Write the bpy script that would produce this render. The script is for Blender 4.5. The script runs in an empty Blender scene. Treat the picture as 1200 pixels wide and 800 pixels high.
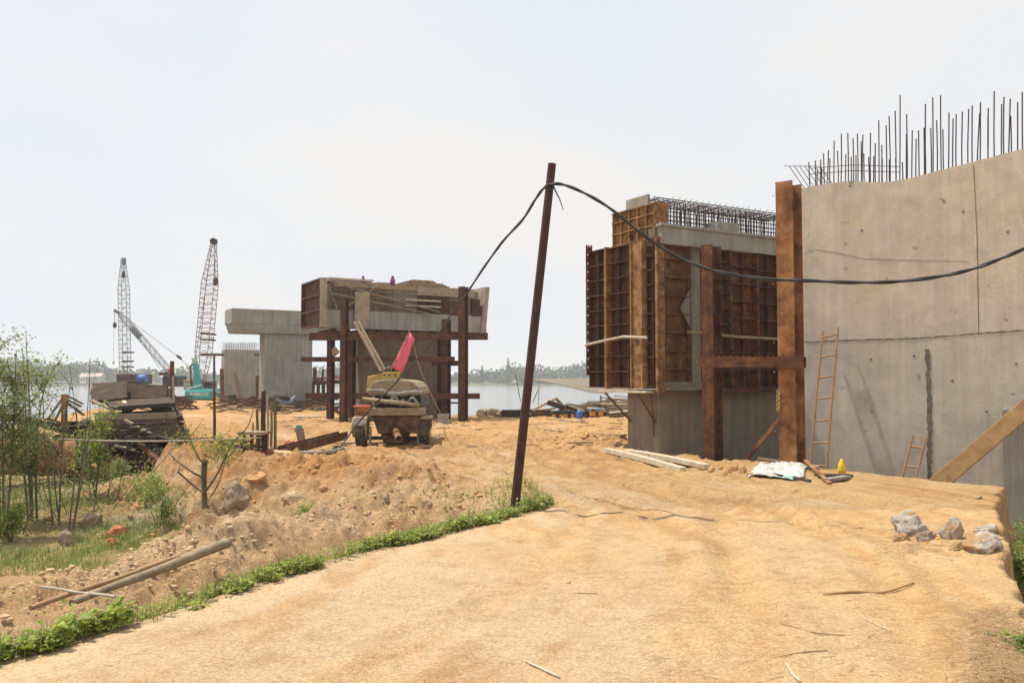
import bpy, math, random
import numpy as np
from mathutils import Vector, Matrix
random.seed(7); RNG = np.random.default_rng(7)
R = math.radians
scene = bpy.context.scene
col = scene.collection
# ------------------------------------------------------------------ camera
CAM = Vector((0, 0, 1.7)); PITCH = R(2.65); F = 1000.0
cd = bpy.data.cameras.new('camera'); cam = bpy.data.objects.new('camera', cd); col.objects.link(cam)
cam.location = CAM; cam.rotation_euler = (R(90) + PITCH, 0, 0)
cd.lens = 30; cd.sensor_width = 36; cd.clip_start = .05; cd.clip_end = 6000
HAZE = 0.0006
scene.camera = cam
# ------------------------------------------------------------------ world and sun
SUN_EL = R(66); SUN_AZ = R(-66)          # azimuth clockwise from +Y
w = bpy.data.worlds.new('World'); scene.world = w; w.use_nodes = True
nt = w.node_tree; nt.nodes.clear()
out = nt.nodes.new('ShaderNodeOutputWorld'); bg = nt.nodes.new('ShaderNodeBackground')
sky = nt.nodes.new('ShaderNodeTexSky'); sky.sky_type = 'NISHITA'; sky.sun_disc = False
sky.sun_elevation = SUN_EL; sky.sun_rotation = SUN_AZ; sky.dust_density = 5; sky.air_density = 1.2; sky.altitude = 0
tc = nt.nodes.new('ShaderNodeTexCoord'); mp = nt.nodes.new('ShaderNodeMapping'); mp.inputs['Scale'].default_value = (1, 1, 2.2)
nz = nt.nodes.new('ShaderNodeTexNoise'); nz.inputs['Scale'].default_value = 1.5; nz.inputs['Detail'].default_value = 5; nz.inputs['Roughness'].default_value = .5
rp = nt.nodes.new('ShaderNodeValToRGB')
rp.color_ramp.elements[0].position = .35; rp.color_ramp.elements[0].color = (.77, .85, .985, 1)
rp.color_ramp.elements[1].position = .68; rp.color_ramp.elements[1].color = (.945, .925, .90, 1)
sc = nt.nodes.new('ShaderNodeVectorMath'); sc.operation = 'SCALE'; sc.inputs['Scale'].default_value = 9.6
mx = nt.nodes.new('ShaderNodeMix'); mx.data_type = 'RGBA'; mx.inputs['Factor'].default_value = .9
L = nt.links.new
L(tc.outputs['Generated'], mp.inputs['Vector']); L(mp.outputs[0], nz.inputs['Vector']); L(nz.outputs['Fac'], rp.inputs[0])
L(rp.outputs[0], sc.inputs[0]); L(sky.outputs[0], mx.inputs['A']); L(sc.outputs[0], mx.inputs['B'])
L(mx.outputs['Result'], bg.inputs['Color']); bg.inputs['Strength'].default_value = .1
L(bg.outputs[0], out.inputs['Surface'])
sl = bpy.data.lights.new('sun', 'SUN'); sl.energy = 5.0; sl.angle = R(.8); sl.color = (1, .93, .80)
so = bpy.data.objects.new('sun', sl); col.objects.link(so)
sd = Vector((math.sin(SUN_AZ)*math.cos(SUN_EL), math.cos(SUN_AZ)*math.cos(SUN_EL), math.sin(SUN_EL)))
so.rotation_euler = sd.to_track_quat('Z', 'Y').to_euler(); so.location = (-30, 10, 60)
vs = scene.view_settings; vs.view_transform = 'Standard'; vs.look = 'None'; vs.gamma = 1; vs.exposure = 0.08; vs.use_curve_mapping = False
scene.render.engine = 'CYCLES'
scene.cycles.volume_bounces = 1; scene.cycles.max_bounces = 8

# ------------------------------------------------------------------ helpers
def ray(px, py):
    cx = (px-600)/F; cy = (400-py)/F
    return Vector((cx, math.cos(PITCH)-cy*math.sin(PITCH), math.sin(PITCH)+cy*math.cos(PITCH)))
def at(px, py, Y):
    d = ray(px, py); return CAM + d*(Y/d.y)
def gd(px, py, z=0.0):
    d = ray(px, py); return CAM + d*((z-CAM.z)/d.z)

def tag(o, label=None, cat=None, group=None, kind=None):
    if label: o['label'] = label
    if cat: o['category'] = cat
    if group: o['group'] = group
    if kind: o['kind'] = kind
    return o
def empty(name, loc):
    o = bpy.data.objects.new(name, None); o.empty_display_size = .2; o.location = loc; col.objects.link(o); return o
def wloc(o):
    v = Vector(o.location)
    while o.parent: o = o.parent; v += Vector(o.location)
    return v

class MB:
    def __init__(s): s.v = []; s.f = []
    def add(s, vs, fs):
        b = len(s.v); s.v += [tuple(p) for p in vs]; s.f += [tuple(b+i for i in f) for f in fs]; return s
    def hexa(s, p):      # 8 points: bottom ring 0-3, top ring 4-7
        return s.add(p, [(3,2,1,0),(4,5,6,7),(0,1,5,4),(1,2,6,5),(2,3,7,6),(3,0,4,7)])
    def box(s, c, size, rz=0.0, M=None):
        M = M or Matrix.Rotation(rz, 3, 'Z'); c = Vector(c); hx, hy, hz = [k/2 for k in size]
        return s.hexa([c + M @ Vector(q) for q in ((-hx,-hy,-hz),(hx,-hy,-hz),(hx,hy,-hz),(-hx,hy,-hz),(-hx,-hy,hz),(hx,-hy,hz),(hx,hy,hz),(-hx,hy,hz))])
    def bar(s, a, b, w, h, up=(0,0,1), twist=0.0, seg=1, bow=0.0):
        a, b = Vector(a), Vector(b); d = (b-a).normalized(); up = Vector(up)
        if abs(d.dot(up)) > .98: up = Vector((0,1,0)) if abs(d.y) < .9 else Vector((1,0,0))
        x = d.cross(up).normalized(); y = x.cross(d).normalized()
        if twist: q = Matrix.Rotation(twist, 3, d); x = q@x; y = q@y
        rings = []
        for i in range(seg+1):
            t = i/seg; c = a.lerp(b, t) + y*bow*math.sin(math.pi*t)
            rings += [c-x*w/2-y*h/2, c+x*w/2-y*h/2, c+x*w/2+y*h/2, c-x*w/2+y*h/2]
        fs = [(3,2,1,0)]; n = seg*4; fs.append((n, n+1, n+2, n+3))
        for i in range(seg):
            for k in range(4): fs.append((i*4+k, i*4+(k+1)%4, i*4+4+(k+1)%4, i*4+4+k))
        # orient outward
        return s.add(rings, fs)
    def tube(s, pts, r, n=8, caps=True):
        pts = [Vector(p) for p in pts]; m = len(pts)
        rs = r if isinstance(r, (list, tuple)) else [r]*m
        prev = None; vs = []; fs = []
        for i, p in enumerate(pts):
            d = (pts[min(i+1, m-1)] - pts[max(i-1, 0)]).normalized()
            if prev is None:
                a = Vector((0,0,1)) if abs(d.z) < .9 else Vector((1,0,0)); x = d.cross(a).normalized()
            else: x = (prev - d*prev.dot(d)).normalized()
            prev = x; y = d.cross(x)
            for k in range(n):
                t = 2*math.pi*k/n; vs.append(p + (x*math.cos(t)+y*math.sin(t))*rs[i])
        for i in range(m-1):
            for k in range(n): fs.append((i*n+k, i*n+(k+1)%n, (i+1)*n+(k+1)%n, (i+1)*n+k))
        if caps: fs.append(tuple(range(n-1, -1, -1))); fs.append(tuple((m-1)*n+k for k in range(n)))
        return s.add(vs, fs)
    def pipe(s, a, b, r, t, n=20):     # hollow
        a, b = Vector(a), Vector(b); d = (b-a).normalized(); x = d.cross(Vector((0,0,1))).normalized(); y = d.cross(x)
        vs = []; prof = [(a, r), (b, r), (b, r-t), (a, r-t)]
        for c, q in prof:
            for k in range(n):
                u = 2*math.pi*k/n; vs.append(c + (x*math.cos(u)+y*math.sin(u))*q)
        fs = [(i*n+k, i*n+(k+1)%n, ((i+1)%4)*n+(k+1)%n, ((i+1)%4)*n+k) for i in range(4) for k in range(n)]
        return s.add(vs, fs)
    def hbeam(s, a, b, w, d, t=.03, face=(0,-1,0)):   # flanges perpendicular to `face`
        a, b = Vector(a), Vector(b); ax = (b-a).normalized(); y = Vector(face); y = (y-ax*y.dot(ax)).normalized(); x = ax.cross(y)
        for k in (-1, 1):
            o = y*(k*(d/2-t/2)); s.obox(a+o, b+o, x*w/2, y*t/2)
        s.obox(a+ax*.002, b-ax*.002, x*t*.35, y*(d/2-t-.0005))
        return s
    def obox(s, a, b, hx, hy):
        return s.hexa([a-hx-hy, a+hx-hy, a+hx+hy, a-hx+hy, b-hx-hy, b+hx-hy, b+hx+hy, b-hx+hy])
    def prism(s, poly, d):
        d = Vector(d); n = len(poly); vs = [Vector(p) for p in poly]; vs += [v+d for v in vs]
        return s.add(vs, [tuple(range(n-1, -1, -1)), tuple(range(n, 2*n))] + [(k, (k+1)%n, n+(k+1)%n, n+k) for k in range(n)])
    def lathe(s, c, prof, n=20, ax=(0,0,1), sc=(1,1)):
        c = Vector(c); ax = Vector(ax).normalized(); x = ax.orthogonal().normalized(); y = ax.cross(x); vs = []; fs = []
        for r, h in prof:
            for k in range(n):
                u = 2*math.pi*k/n; vs.append(c + x*math.cos(u)*r*sc[0] + y*math.sin(u)*r*sc[1] + ax*h)
        for i in range(len(prof)-1):
            for k in range(n): fs.append((i*n+k, i*n+(k+1)%n, (i+1)*n+(k+1)%n, (i+1)*n+k))
        fs.append(tuple(range(n-1, -1, -1))); m = len(prof)-1; fs.append(tuple(m*n+k for k in range(n)))
        return s.add(vs, fs)
    def build(s, name, m, parent=None, smooth=False, origin=None, bevel=0, fixn=True):
        me = bpy.data.meshes.new(name)
        if parent is not None: o0 = wloc(parent)
        elif origin is not None: o0 = Vector(origin)
        else:
            a = np.array(s.v); o0 = Vector((float((a[:,0].min()+a[:,0].max())/2), float((a[:,1].min()+a[:,1].max())/2), float(a[:,2].min())))
        me.from_pydata([(p[0]-o0.x, p[1]-o0.y, p[2]-o0.z) for p in s.v], [], s.f)
        if fixn:
            import bmesh
            bm = bmesh.new(); bm.from_mesh(me); bmesh.ops.recalc_face_normals(bm, faces=bm.faces); bm.to_mesh(me); bm.free()
        me.materials.append(m)
        if smooth: me.polygons.foreach_set('use_smooth', [True]*len(me.polygons))
        o = bpy.data.objects.new(name, me); col.objects.link(o)
        if parent is not None: o.parent = parent
        else: o.location = o0
        if bevel:
            b = o.modifiers.new('bevel', 'BEVEL'); b.width = bevel; b.segments = 2; b.limit_method = 'ANGLE'; b.angle_limit = R(40)
        if smooth and smooth != 'all':
            try: me.set_sharp_from_angle(angle=R(42))
            except Exception: pass
        return o
def kids(o): return [c for c in bpy.data.objects if c.parent == o]
def copy_tree(o, parent=None):
    c = o.copy(); col.objects.link(c)
    if parent: c.parent = parent
    for ch in kids(o):
        copy_tree(ch, c)
    return c

# ------------------------------------------------------------------ materials
def nodes(name):
    m = bpy.data.materials.new(name); m.use_nodes = True; n = m.node_tree.nodes; b = n['Principled BSDF']; return m, m.node_tree, b
def noise(nt, vec, scale, detail=6, rough=.6, dist=0.0, stretch=None):
    if stretch:
        q = nt.nodes.new('ShaderNodeMapping'); q.inputs['Scale'].default_value = stretch; nt.links.new(vec, q.inputs['Vector']); vec = q.outputs[0]
    t = nt.nodes.new('ShaderNodeTexNoise'); t.inputs['Scale'].default_value = scale; t.inputs['Detail'].default_value = detail
    t.inputs['Roughness'].default_value = rough; t.inputs['Distortion'].default_value = dist
    nt.links.new(vec, t.inputs['Vector']); return t.outputs['Fac']
def ramp(nt, fac, stops):
    r = nt.nodes.new('ShaderNodeValToRGB'); e = r.color_ramp.elements
    while len(e) < len(stops): e.new(.5)
    for k, (p, c) in enumerate(stops):
        e[k].position = p
        e[k].color = (c, c, c, 1) if isinstance(c, (int, float)) else (*c, 1)
    nt.links.new(fac, r.inputs[0]); return r.outputs[0]
def mixc(nt, fac, a, b, mode='MIX'):
    m = nt.nodes.new('ShaderNodeMix'); m.data_type = 'RGBA'; m.blend_type = mode
    for sock, val in (('Factor', fac), ('A', a), ('B', b)):
        i = m.inputs[sock]
        if isinstance(val, (int, float)): i.default_value = val if sock == 'Factor' else (val, val, val, 1)
        elif isinstance(val, tuple): i.default_value = (*val, 1)
        else: nt.links.new(val, i)
    return m.outputs['Result']
def bump(nt, b, h, dist, strength=1.0):
    q = nt.nodes.new('ShaderNodeBump'); q.inputs['Distance'].default_value = dist; q.inputs['Strength'].default_value = strength
    nt.links.new(h, q.inputs['Height']); nt.links.new(q.outputs[0], b.inputs['Normal'])
def pos(nt):
    return nt.nodes.new('ShaderNodeNewGeometry').outputs['Position']
def grainy(name, stops, scale=3, rough=.85, bd=.01, bs=25, stretch=None, stops2=None, f2=None, scale2=12, spec=.3, metallic=0, extra=None):
    m, nt, b = nodes(name); p = pos(nt)
    c = ramp(nt, noise(nt, p, scale, 8, .65, .3, stretch), stops)
    if stops2: c = mixc(nt, ramp(nt, noise(nt, p, scale2, 8, .7), f2), c, stops2)
    if extra: c = extra(nt, p, c)
    fine = noise(nt, p, bs, 8, .7)
    c = mixc(nt, .35, c, ramp(nt, fine, [(.3, .55), (.7, 1.0)]), 'MULTIPLY')
    nt.links.new(c, b.inputs['Base Color']); b.inputs['Roughness'].default_value = rough; b.inputs['Specular IOR Level'].default_value = spec; b.inputs['Metallic'].default_value = metallic
    bump(nt, b, fine, bd); return m

def streaks(nt, p, c):
    s = ramp(nt, noise(nt, p, 2.2, 6, .6, 0, (3.2, 3.2, .18)), [(.38, .62), (.62, 1.0)])
    return mixc(nt, .55, c, s, 'MULTIPLY')
M = {}
M['rust'] = grainy('rusty steel', [(.3, (.055, .028, .02)), (.5, (.13, .052, .028)), (.7, (.27, .115, .045))], 4, .8, .004, 40, extra=streaks)
M['rust_dark'] = grainy('dark oxidised steel', [(.3, (.045, .024, .018)), (.5, (.10, .045, .028)), (.72, (.20, .085, .04))], 3, .8, .004, 40, extra=streaks)
M['shade_brown'] = grainy('old boards with shade in colour', [(.3, (.018, .010, .006)), (.7, (.07, .038, .02))], 4, .9, .005, 40, None, (.10, .055, .03), [(.62, 0), (.75, .8)], 3)  # scrap brown taken near black, the heap's shade put into the colour
M['timber_ochre'] = grainy('ochre timber', [(.3, (.30, .17, .07)), (.7, (.50, .31, .14))], 4, .85, .004, 40, (1, 1, 1), (.2, .12, .07), [(.58, 0), (.7, .8)], 3)
M['mud_rust'] = grainy('mud crusted rusty steel', [(.3, (.035, .022, .015)), (.5, (.09, .05, .028)), (.72, (.24, .155, .085))], 4, .85, .005, 35, None, (.25, .09, .035), [(.6, 0), (.72, .8)], 5, extra=streaks)
M['rust_orange'] = grainy('orange surface rust', [(.30, (.10, .045, .025)), (.48, (.30, .13, .05)), (.7, (.52, .28, .12))], 2.6, .85, .004, 40, extra=streaks)
M['rust_ochre'] = grainy('ochre clay stained steel', [(.3, (.11, .055, .025)), (.5, (.27, .14, .055)), (.72, (.46, .29, .13))], 5, .9, .006, 30, stops2=(.06, .035, .025), f2=[(.56, 0), (.66, 1)], scale2=3)
M['pole'] = grainy('brown pole steel', [(.3, (.035, .014, .012)), (.7, (.085, .034, .026))], 6, .6, .002, 60)
def conc(name, lo, hi, warm=None, bd=.004):
    def ex(nt, p, c):
        c = streaks(nt, p, c)
        pits = ramp(nt, noise(nt, p, 9, 3, .5), [(.24, .35), (.32, 1.0)])
        return mixc(nt, .5, c, pits, 'MULTIPLY')
    return grainy(name, [(.3, lo), (.7, hi)], 1.1, .9, bd, 45, stops2=warm, f2=[(.5, 0), (.75, .6)], scale2=1.7, extra=ex)
M['conc'] = conc('grey cast concrete', (.26, .245, .21), (.40, .38, .33), (.30, .235, .16))
M['conc_pale'] = conc('pale dusty concrete', (.30, .285, .25), (.45, .43, .38), (.36, .29, .2))
M['conc_dark'] = conc('dark brownish concrete', (.18, .155, .125), (.32, .285, .235), (.22, .16, .11))
M['conc_brown'] = conc('rust stained concrete', (.13, .10, .072), (.24, .19, .14), (.20, .12, .07))
M['wood'] = grainy('weathered timber', [(.3, (.22, .16, .10)), (.7, (.42, .33, .22))], 6, .85, .004, 50, (1, 1, 1), (.12, .085, .055), [(.55, 0), (.7, 1)], 4)
M['wood_pale'] = grainy('bleached timber', [(.3, (.46, .38, .27)), (.7, (.66, .57, .43))], 7, .85, .003, 50, None, (.3, .22, .14), [(.58, 0), (.7, 1)], 5)
M['wood_dark'] = grainy('old dark timber', [(.3, (.03, .022, .017)), (.7, (.11, .072, .048))], 5, .9, .005, 40, None, (.20, .13, .08), [(.62, 0), (.72, .9)], 4)
M['bamboo'] = grainy('dry bamboo', [(.3, (.28, .16, .075)), (.7, (.46, .29, .15))], 8, .7, .001, 60)
M['driftwood'] = grainy('bleached branch wood', [(.3, (.36, .31, .24)), (.7, (.58, .52, .42))], 8, .85, .002, 50)
M['ply'] = grainy('mud stained plywood', [(.3, (.26, .215, .16)), (.7, (.44, .38, .29))], 3, .85, .002, 40, None, (.16, .13, .10), [(.5, 0), (.72, .8)], 2.5)
M['rebar'] = grainy('reinforcing bar', [(.3, (.03, .022, .022)), (.7, (.085, .05, .04))], 12, .7, .001, 80)
M['black_rubber'] = grainy('black cable sheath', [(.3, (.018, .018, .02)), (.7, (.05, .05, .052))], 10, .5, .001, 80)
M['tyre'] = grainy('muddy tyre rubber', [(.4, (.035, .032, .03)), (.7, (.18, .13, .08))], 7, .9, .004, 50)
M['mud_tan'] = grainy('mud coated tan paint', [(.3, (.24, .185, .105)), (.7, (.42, .33, .20))], 4, .7, .003, 40, None, (.12, .085, .055), [(.55, 0), (.7, .8)], 6)
M['mud_grey'] = grainy('cement splashed metal', [(.3, (.16, .14, .115)), (.7, (.33, .30, .25))], 5, .8, .004, 35, None, (.1, .07, .05), [(.6, 0), (.72, .8)], 7)
M['yellow'] = grainy('dirty yellow paint', [(.3, (.42, .28, .085)), (.7, (.60, .43, .15))], 5, .6, .002, 50, None, (.2, .13, .07), [(.6, 0), (.72, .9)], 8)
M['teal'] = grainy('teal machine paint', [(.3, (.02, .30, .28)), (.7, (.035, .40, .37))], 3, .45, .001, 50, spec=.5)
M['teal_pale'] = grainy('faded teal paint', [(.3, (.28, .50, .46)), (.7, (.45, .62, .58))], 3, .5, .001, 50)
M['lattice'] = grainy('grey brown lattice paint', [(.3, (.16, .15, .145)), (.7, (.26, .24, .22))], 2, .7, .001, 50)
M['lattice_pale'] = grainy('pale grey lattice paint', [(.3, (.30, .31, .30)), (.7, (.42, .42, .40))], 2, .7, .001, 50)
M['lattice_rust'] = grainy('red brown lattice paint', [(.3, (.16, .085, .065)), (.7, (.30, .18, .14))], 2, .7, .001, 50)
M['blue_grey'] = grainy('blue grey boom panel', [(.3, (.16, .20, .25)), (.7, (.22, .27, .32))], 2, .6, .001, 50)
M['dark_metal'] = grainy('dark greasy metal', [(.3, (.015, .014, .013)), (.7, (.05, .042, .036))], 5, .6, .002, 50)
M['white_sheet'] = grainy('white plastic sheet', [(.3, (.42, .40, .37)), (.7, (.70, .68, .65))], 9, .6, .01, 14, None, (.34, .25, .16), [(.54, 0), (.66, .8)], 4)
M['grey_sheet'] = grainy('dirty grey cloth', [(.3, (.28, .27, .25)), (.7, (.48, .46, .42))], 6, .85, .01, 16)
M['white'] = grainy('white paint', [(.3, (.65, .65, .63)), (.7, (.8, .8, .78))], 4, .6, .001, 50)
M['pink'] = grainy('pink cloth', [(.3, (.72, .13, .20)), (.7, (.86, .20, .28))], 5, .8, .003, 20)
M['purple'] = grainy('purple plastic', [(.3, (.20, .035, .19)), (.7, (.30, .06, .27))], 8, .4, .001, 50)
M['blue'] = grainy('blue plastic', [(.3, (.035, .12, .42)), (.7, (.06, .18, .55))], 8, .45, .001, 50)
M['orange'] = grainy('orange paint', [(.3, (.60, .22, .02)), (.7, (.76, .32, .05))], 8, .5, .001, 50)
M['yellow_bright'] = grainy('bright yellow plastic', [(.3, (.72, .46, .01)), (.7, (.85, .6, .03))], 8, .45, .001, 50)
M['red_net'] = grainy('red plastic netting', [(.3, (.42, .10, .055)), (.7, (.62, .2, .12))], 18, .8, .01, 30)
M['tarp_brown'] = grainy('brown canopy cloth', [(.3, (.17, .14, .10)), (.7, (.25, .21, .16))], 4, .85, .004, 20)
M['rope'] = grainy('grey rope', [(.3, (.30, .27, .22)), (.7, (.46, .42, .35))], 30, .9, .003, 80)
M['rock'] = grainy('pale broken rock', [(.3, (.28, .235, .185)), (.7, (.56, .50, .43))], 7, .9, .02, 16, None, (.40, .23, .10), [(.46, 0), (.53, .9)], 2.4)
M['ochre_dim'] = grainy('dirty brown formwork steel', [(.3, (.06, .035, .022)), (.5, (.16, .085, .04)), (.72, (.30, .18, .09))], 4, .85, .005, 35, extra=streaks)
M['rock_grey'] = grainy('grey broken concrete', [(.3, (.22, .165, .11)), (.7, (.42, .33, .235))], 5, .95, .02, 16, None, (.42,.30,.19), [(.55,0),(.65,.8)], 3)
M['clay_lump'] = grainy('orange clay lump', [(.3, (.42, .22, .09)), (.7, (.62, .39, .19))], 5, .95, .015, 20)
M['sand_lump'] = grainy('pale sandy clod', [(.3, (.47, .33, .19)), (.7, (.66, .50, .32))], 5, .95, .015, 20)
M['red_clay'] = grainy('red clay', [(.3, (.40, .12, .05)), (.7, (.52, .2, .1))], 5, .95, .015, 20)
M['bark'] = grainy('grey green bark', [(.3, (.09, .075, .05)), (.7, (.20, .17, .12))], 12, .9, .004, 40, (1,1,.3))
M['roof'] = grainy('pale roof sheet', [(.3, (.42, .30, .26)), (.7, (.55, .42, .38))], 2, .7, .001, 40)
M['straw'] = grainy('dry straw', [(.3, (.30, .19, .10)), (.7, (.48, .33, .19))], 20, .9, .001, 50)
def leafmat(name, a, b, scale=2.5, trans=.35):
    m, nt, bs = nodes(name); p = pos(nt)
    c = ramp(nt, noise(nt, p, scale, 3, .6), [(.3, a), (.7, b)])
    nt.links.new(c, bs.inputs['Base Color']); bs.inputs['Roughness'].default_value = .55
    t = nt.nodes.new('ShaderNodeBsdfTranslucent'); nt.links.new(c, t.inputs['Color'])
    ms = nt.nodes.new('ShaderNodeMixShader'); ms.inputs[0].default_value = trans
    nt.links.new(bs.outputs[0], ms.inputs[1]); nt.links.new(t.outputs[0], ms.inputs[2])
    nt.links.new(ms.outputs[0], nt.nodes['Material Output'].inputs['Surface']); return m
M['weed'] = leafmat('broad weed leaf', (.16, .235, .03), (.46, .52, .11), 9)
M['grass'] = leafmat('grass blade', (.13, .20, .035), (.32, .36, .10), 3)
M['leaf'] = leafmat('young tree leaf', (.14, .19, .055), (.32, .37, .13), 4, .45)
M['leaf_bright'] = leafmat('bright shrub leaf', (.13, .20, .03), (.32, .38, .07), 4)
M['leaf_far'] = leafmat('far tree leaf', (.02, .045, .014), (.06, .10, .03), .12, .15)
M['leaf_conifer'] = leafmat('conifer needle', (.018, .035, .018), (.04, .06, .03), .3, .1)
M['dry_leaf'] = leafmat('dried leaf', (.16, .12, .05), (.3, .24, .1), 6)
# ------------------------------------------------------------------ terrain
def vnoise(x, y, seed=0):
    xi = np.floor(x).astype(np.int64); yi = np.floor(y).astype(np.int64); xf = x-xi; yf = y-yi
    def h(a, b):
        n = (a*374761393 + b*668265263 + seed*982451653) & 0xffffffff
        n = ((n ^ (n >> 13))*1274126177) & 0xffffffff
        return ((n ^ (n >> 16)) & 0xffff)/65535.0
    u = xf*xf*(3-2*xf); v = yf*yf*(3-2*yf)
    return (h(xi, yi)*(1-u)+h(xi+1, yi)*u)*(1-v) + (h(xi, yi+1)*(1-u)+h(xi+1, yi+1)*u)*v
def fbm(x, y, s, o=4, seed=0, g=.5):
    a = 1; t = 0; r = 0*x
    for k in range(o): r = r + a*(vnoise(x*s+17.3*k, y*s-9.1*k, seed+k)-.5)*2; t += a; a *= g; s *= 2.03
    return r/t
def sst(t): t = np.clip(t, 0, 1); return t*t*(3-2*t)
def polyd(x, y, pts):      # distance to polyline and parameter along it
    best = np.full(np.shape(x), 1e9); side = np.zeros(np.shape(x)); par = np.zeros(np.shape(x)); acc = 0
    for (ax, ay), (bx, by) in zip(pts[:-1], pts[1:]):
        dx, dy = bx-ax, by-ay; l2 = dx*dx+dy*dy; l = math.sqrt(l2)
        t = np.clip(((x-ax)*dx+(y-ay)*dy)/l2, 0, 1); qx = ax+t*dx; qy = ay+t*dy
        d = np.hypot(x-qx, y-qy); m = d < best
        best = np.where(m, d, best); side = np.where(m, np.sign(dx*(y-ay)-dy*(x-ax)), side); par = np.where(m, acc+t*l, par); acc += l
    return best, side, par
XE_Y = [-8, 5.2, 6.27, 8.17, 11.5, 13, 15, 18, 20, 24, 30, 40]; XE_X = [-10.5, -3.1, -2.5, -1.63, .46, .3, -.3, -1.9, -3.6, -9.5, -15, -26]
def left_edge(y): return np.interp(y, XE_Y, XE_X)
RIM = [(-7.0, -12.9), (3.66, 6.2), (4.84, 8.37), (7.75, 13.75), (5.75, 16.85), (4.0, 17.35), (3.95, 20.0), (7.0, 24), (30, 30)]
PED_X = [-80, -40, -20, -12, -8.6, -7, -6, -4, -2.5, -1, 2]; PED_Y = [60, 46, 33, 25.5, 21.5, 17.2, 15.6, 14.8, 14.0, 13.3, 12]
RIDGE = [(-9, 6.6), (-7, 7.5), (-5, 8.3), (-3.7, 9.2), (-3.2, 11.0), (-2.6, 12.3), (-1.4, 13.8), (-.4, 15.3)]
TRK = [(-1.5, -4), (1.6, 3.2), (2.6, 6), (3.0, 9), (2.3, 12), (1.2, 14.8), (.2, 19), (-.8, 26), (-3, 36)]
TRK3 = [(.6, -4), (3.0, 4), (4.2, 8), (4.3, 11), (3.0, 13.8), (1.3, 16.5), (-.6, 21), (-3.5, 27)]
TRK4 = [(-2.6, -2), (-.2, 4), (1.2, 8), (1.8, 11), (1.2, 13.2), (.2, 16), (-2.2, 20.5), (-5, 25)]
TRK2 = [(5.0, 9), (4.6, 11.5), (3.2, 14.2), (1.6, 17.5), (.8, 22), (2, 30)]
def terrain(x, y, parts=False):
    x = np.asarray(x, float); y = np.asarray(y, float)
    t = left_edge(y) - x
    left = sst(t/1.3)
    dr, _, pr = polyd(x, y, RIDGE)
    warp = fbm(x, y, .55, 3, 5)
    ridge = np.exp(-((dr+.25*warp)/.72)**2)
    ye = np.interp(x, PED_X, PED_Y)+.6*fbm(x, y, .4, 3, 9)
    plat = sst((y-ye)/2.6+.5)
    low = -.62 + ridge*(.5+.28*fbm(x, y, .8, 3, 11)) + .10*fbm(x, y, .6, 4, 3)
    rough = fbm(x, y, 1.3, 5, 21, .55); lump = np.abs(fbm(x, y, 2.2, 4, 31))
    zl = low*(1-plat) + plat*(.06+.10*fbm(x, y, .45, 4, 41))
    mid = np.clip(1.6-np.abs(y-ye)/2.6, 0, 1)*left
    rmask = np.clip(np.maximum(ridge, mid), 0, 1)*sst(t/.9)
    f5 = fbm(x, y, 4.5, 4, 67, .6)
    zl = zl + rmask*(.17*rough + .36*(lump-.2) + .20*np.abs(f5) + .06*np.maximum(fbm(x, y, 9, 3, 68), 0) - .05) + .035*rough + .02*f5
    fr = fbm(x, y, 5, 4, 63, .6)
    zr = .03*fbm(x, y, .5, 3, 51)+.010*fbm(x, y, 2.5, 3, 61)+.009*fr+.012*np.maximum(fbm(x, y, 1.1, 3, 65)-.1, 0)*4*np.abs(fr)
    far = sst((y-13)/8)
    zr = zr + far*(.09*fbm(x, y, .5, 4, 71)+.07*rough+.16*np.maximum(lump-.12, 0)+.06*np.abs(fr))
    z = zr*(1-left) + zl*left
    # wheel tracks
    trk = 0
    for P_, w_ in ((TRK, 1.0), (TRK2, .9), (TRK3, .8), (TRK4, .7)):
        d, s, p = polyd(x, y, P_); d = d*s
        for o in (-.85, .85):
            q = d-o+.10*fbm(x, y, .7, 2, 81); g = np.exp(-(q/.17)**2); e = np.exp(-((np.abs(q)-.27)/.11)**2)
            tr = np.sin(p*38+np.sign(q)*q*22)
            fade = .45+.55*sst((y-7)/6)
            z = z + w_*fade*(1-left)*(-.045*g + .034*e + .013*g*tr + .03*np.maximum(g, e)*fr); trk = np.maximum(trk, w_*fade*g)
    dq, sq, pq = polyd(x, y, TRK); dq = dq*sq; sk = fbm(dq, pq*.12, 2.2, 4, 83, .6); sk2 = fbm(dq, pq*.3, 6.0, 3, 85, .6)
    zone = (1-left)*(.45+.55*sst((y-6)/5))
    z = z + zone*(.022*np.abs(sk)+.012*sk2+.016*np.maximum(fbm(x, y, 7.5, 2, 87), 0)*np.clip(sk*3+.4, 0, 1))
    # pit on the right, in front of the abutment wall
    d, s, p = polyd(x, y, RIM); d = d*s + .09*fbm(x, y, 2.2, 3, 91)+.03*fbm(x, y, 6.5, 2, 92)+.10*fbm(x, y, .5, 2, 93)
    near = sst((y-12.5)/1.5)
    pit = sst((-d)/(.07))*(.45+.55*sst(-d/1.2*(1+near)))
    z = z - pit*1.25
    # rubble mound and dirt bank
    for (mx_, my_, r_, h_) in ((2.05, 22, 1.3, .3), (3.75, 17.6, .75, .16), (4.9, 17.0, .8, .07), (.2, 13.1, .7, .12), (-9.5, 26, 4, .25), (-5.5, 27, 3, .18), (-7.2, 17.8, 1.6, .25), (-4.4, 16.2, 1.1, .16), (-5.4, 14.6, .8, .22), (-1.9, 14.6, .7, .15), (-2.9, 16.6, .6, .14)):
        z = z + h_*np.exp(-(((x-mx_)**2+(y-my_)**2)/r_**2))*(1+.6*rough)*(1-pit)
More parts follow.
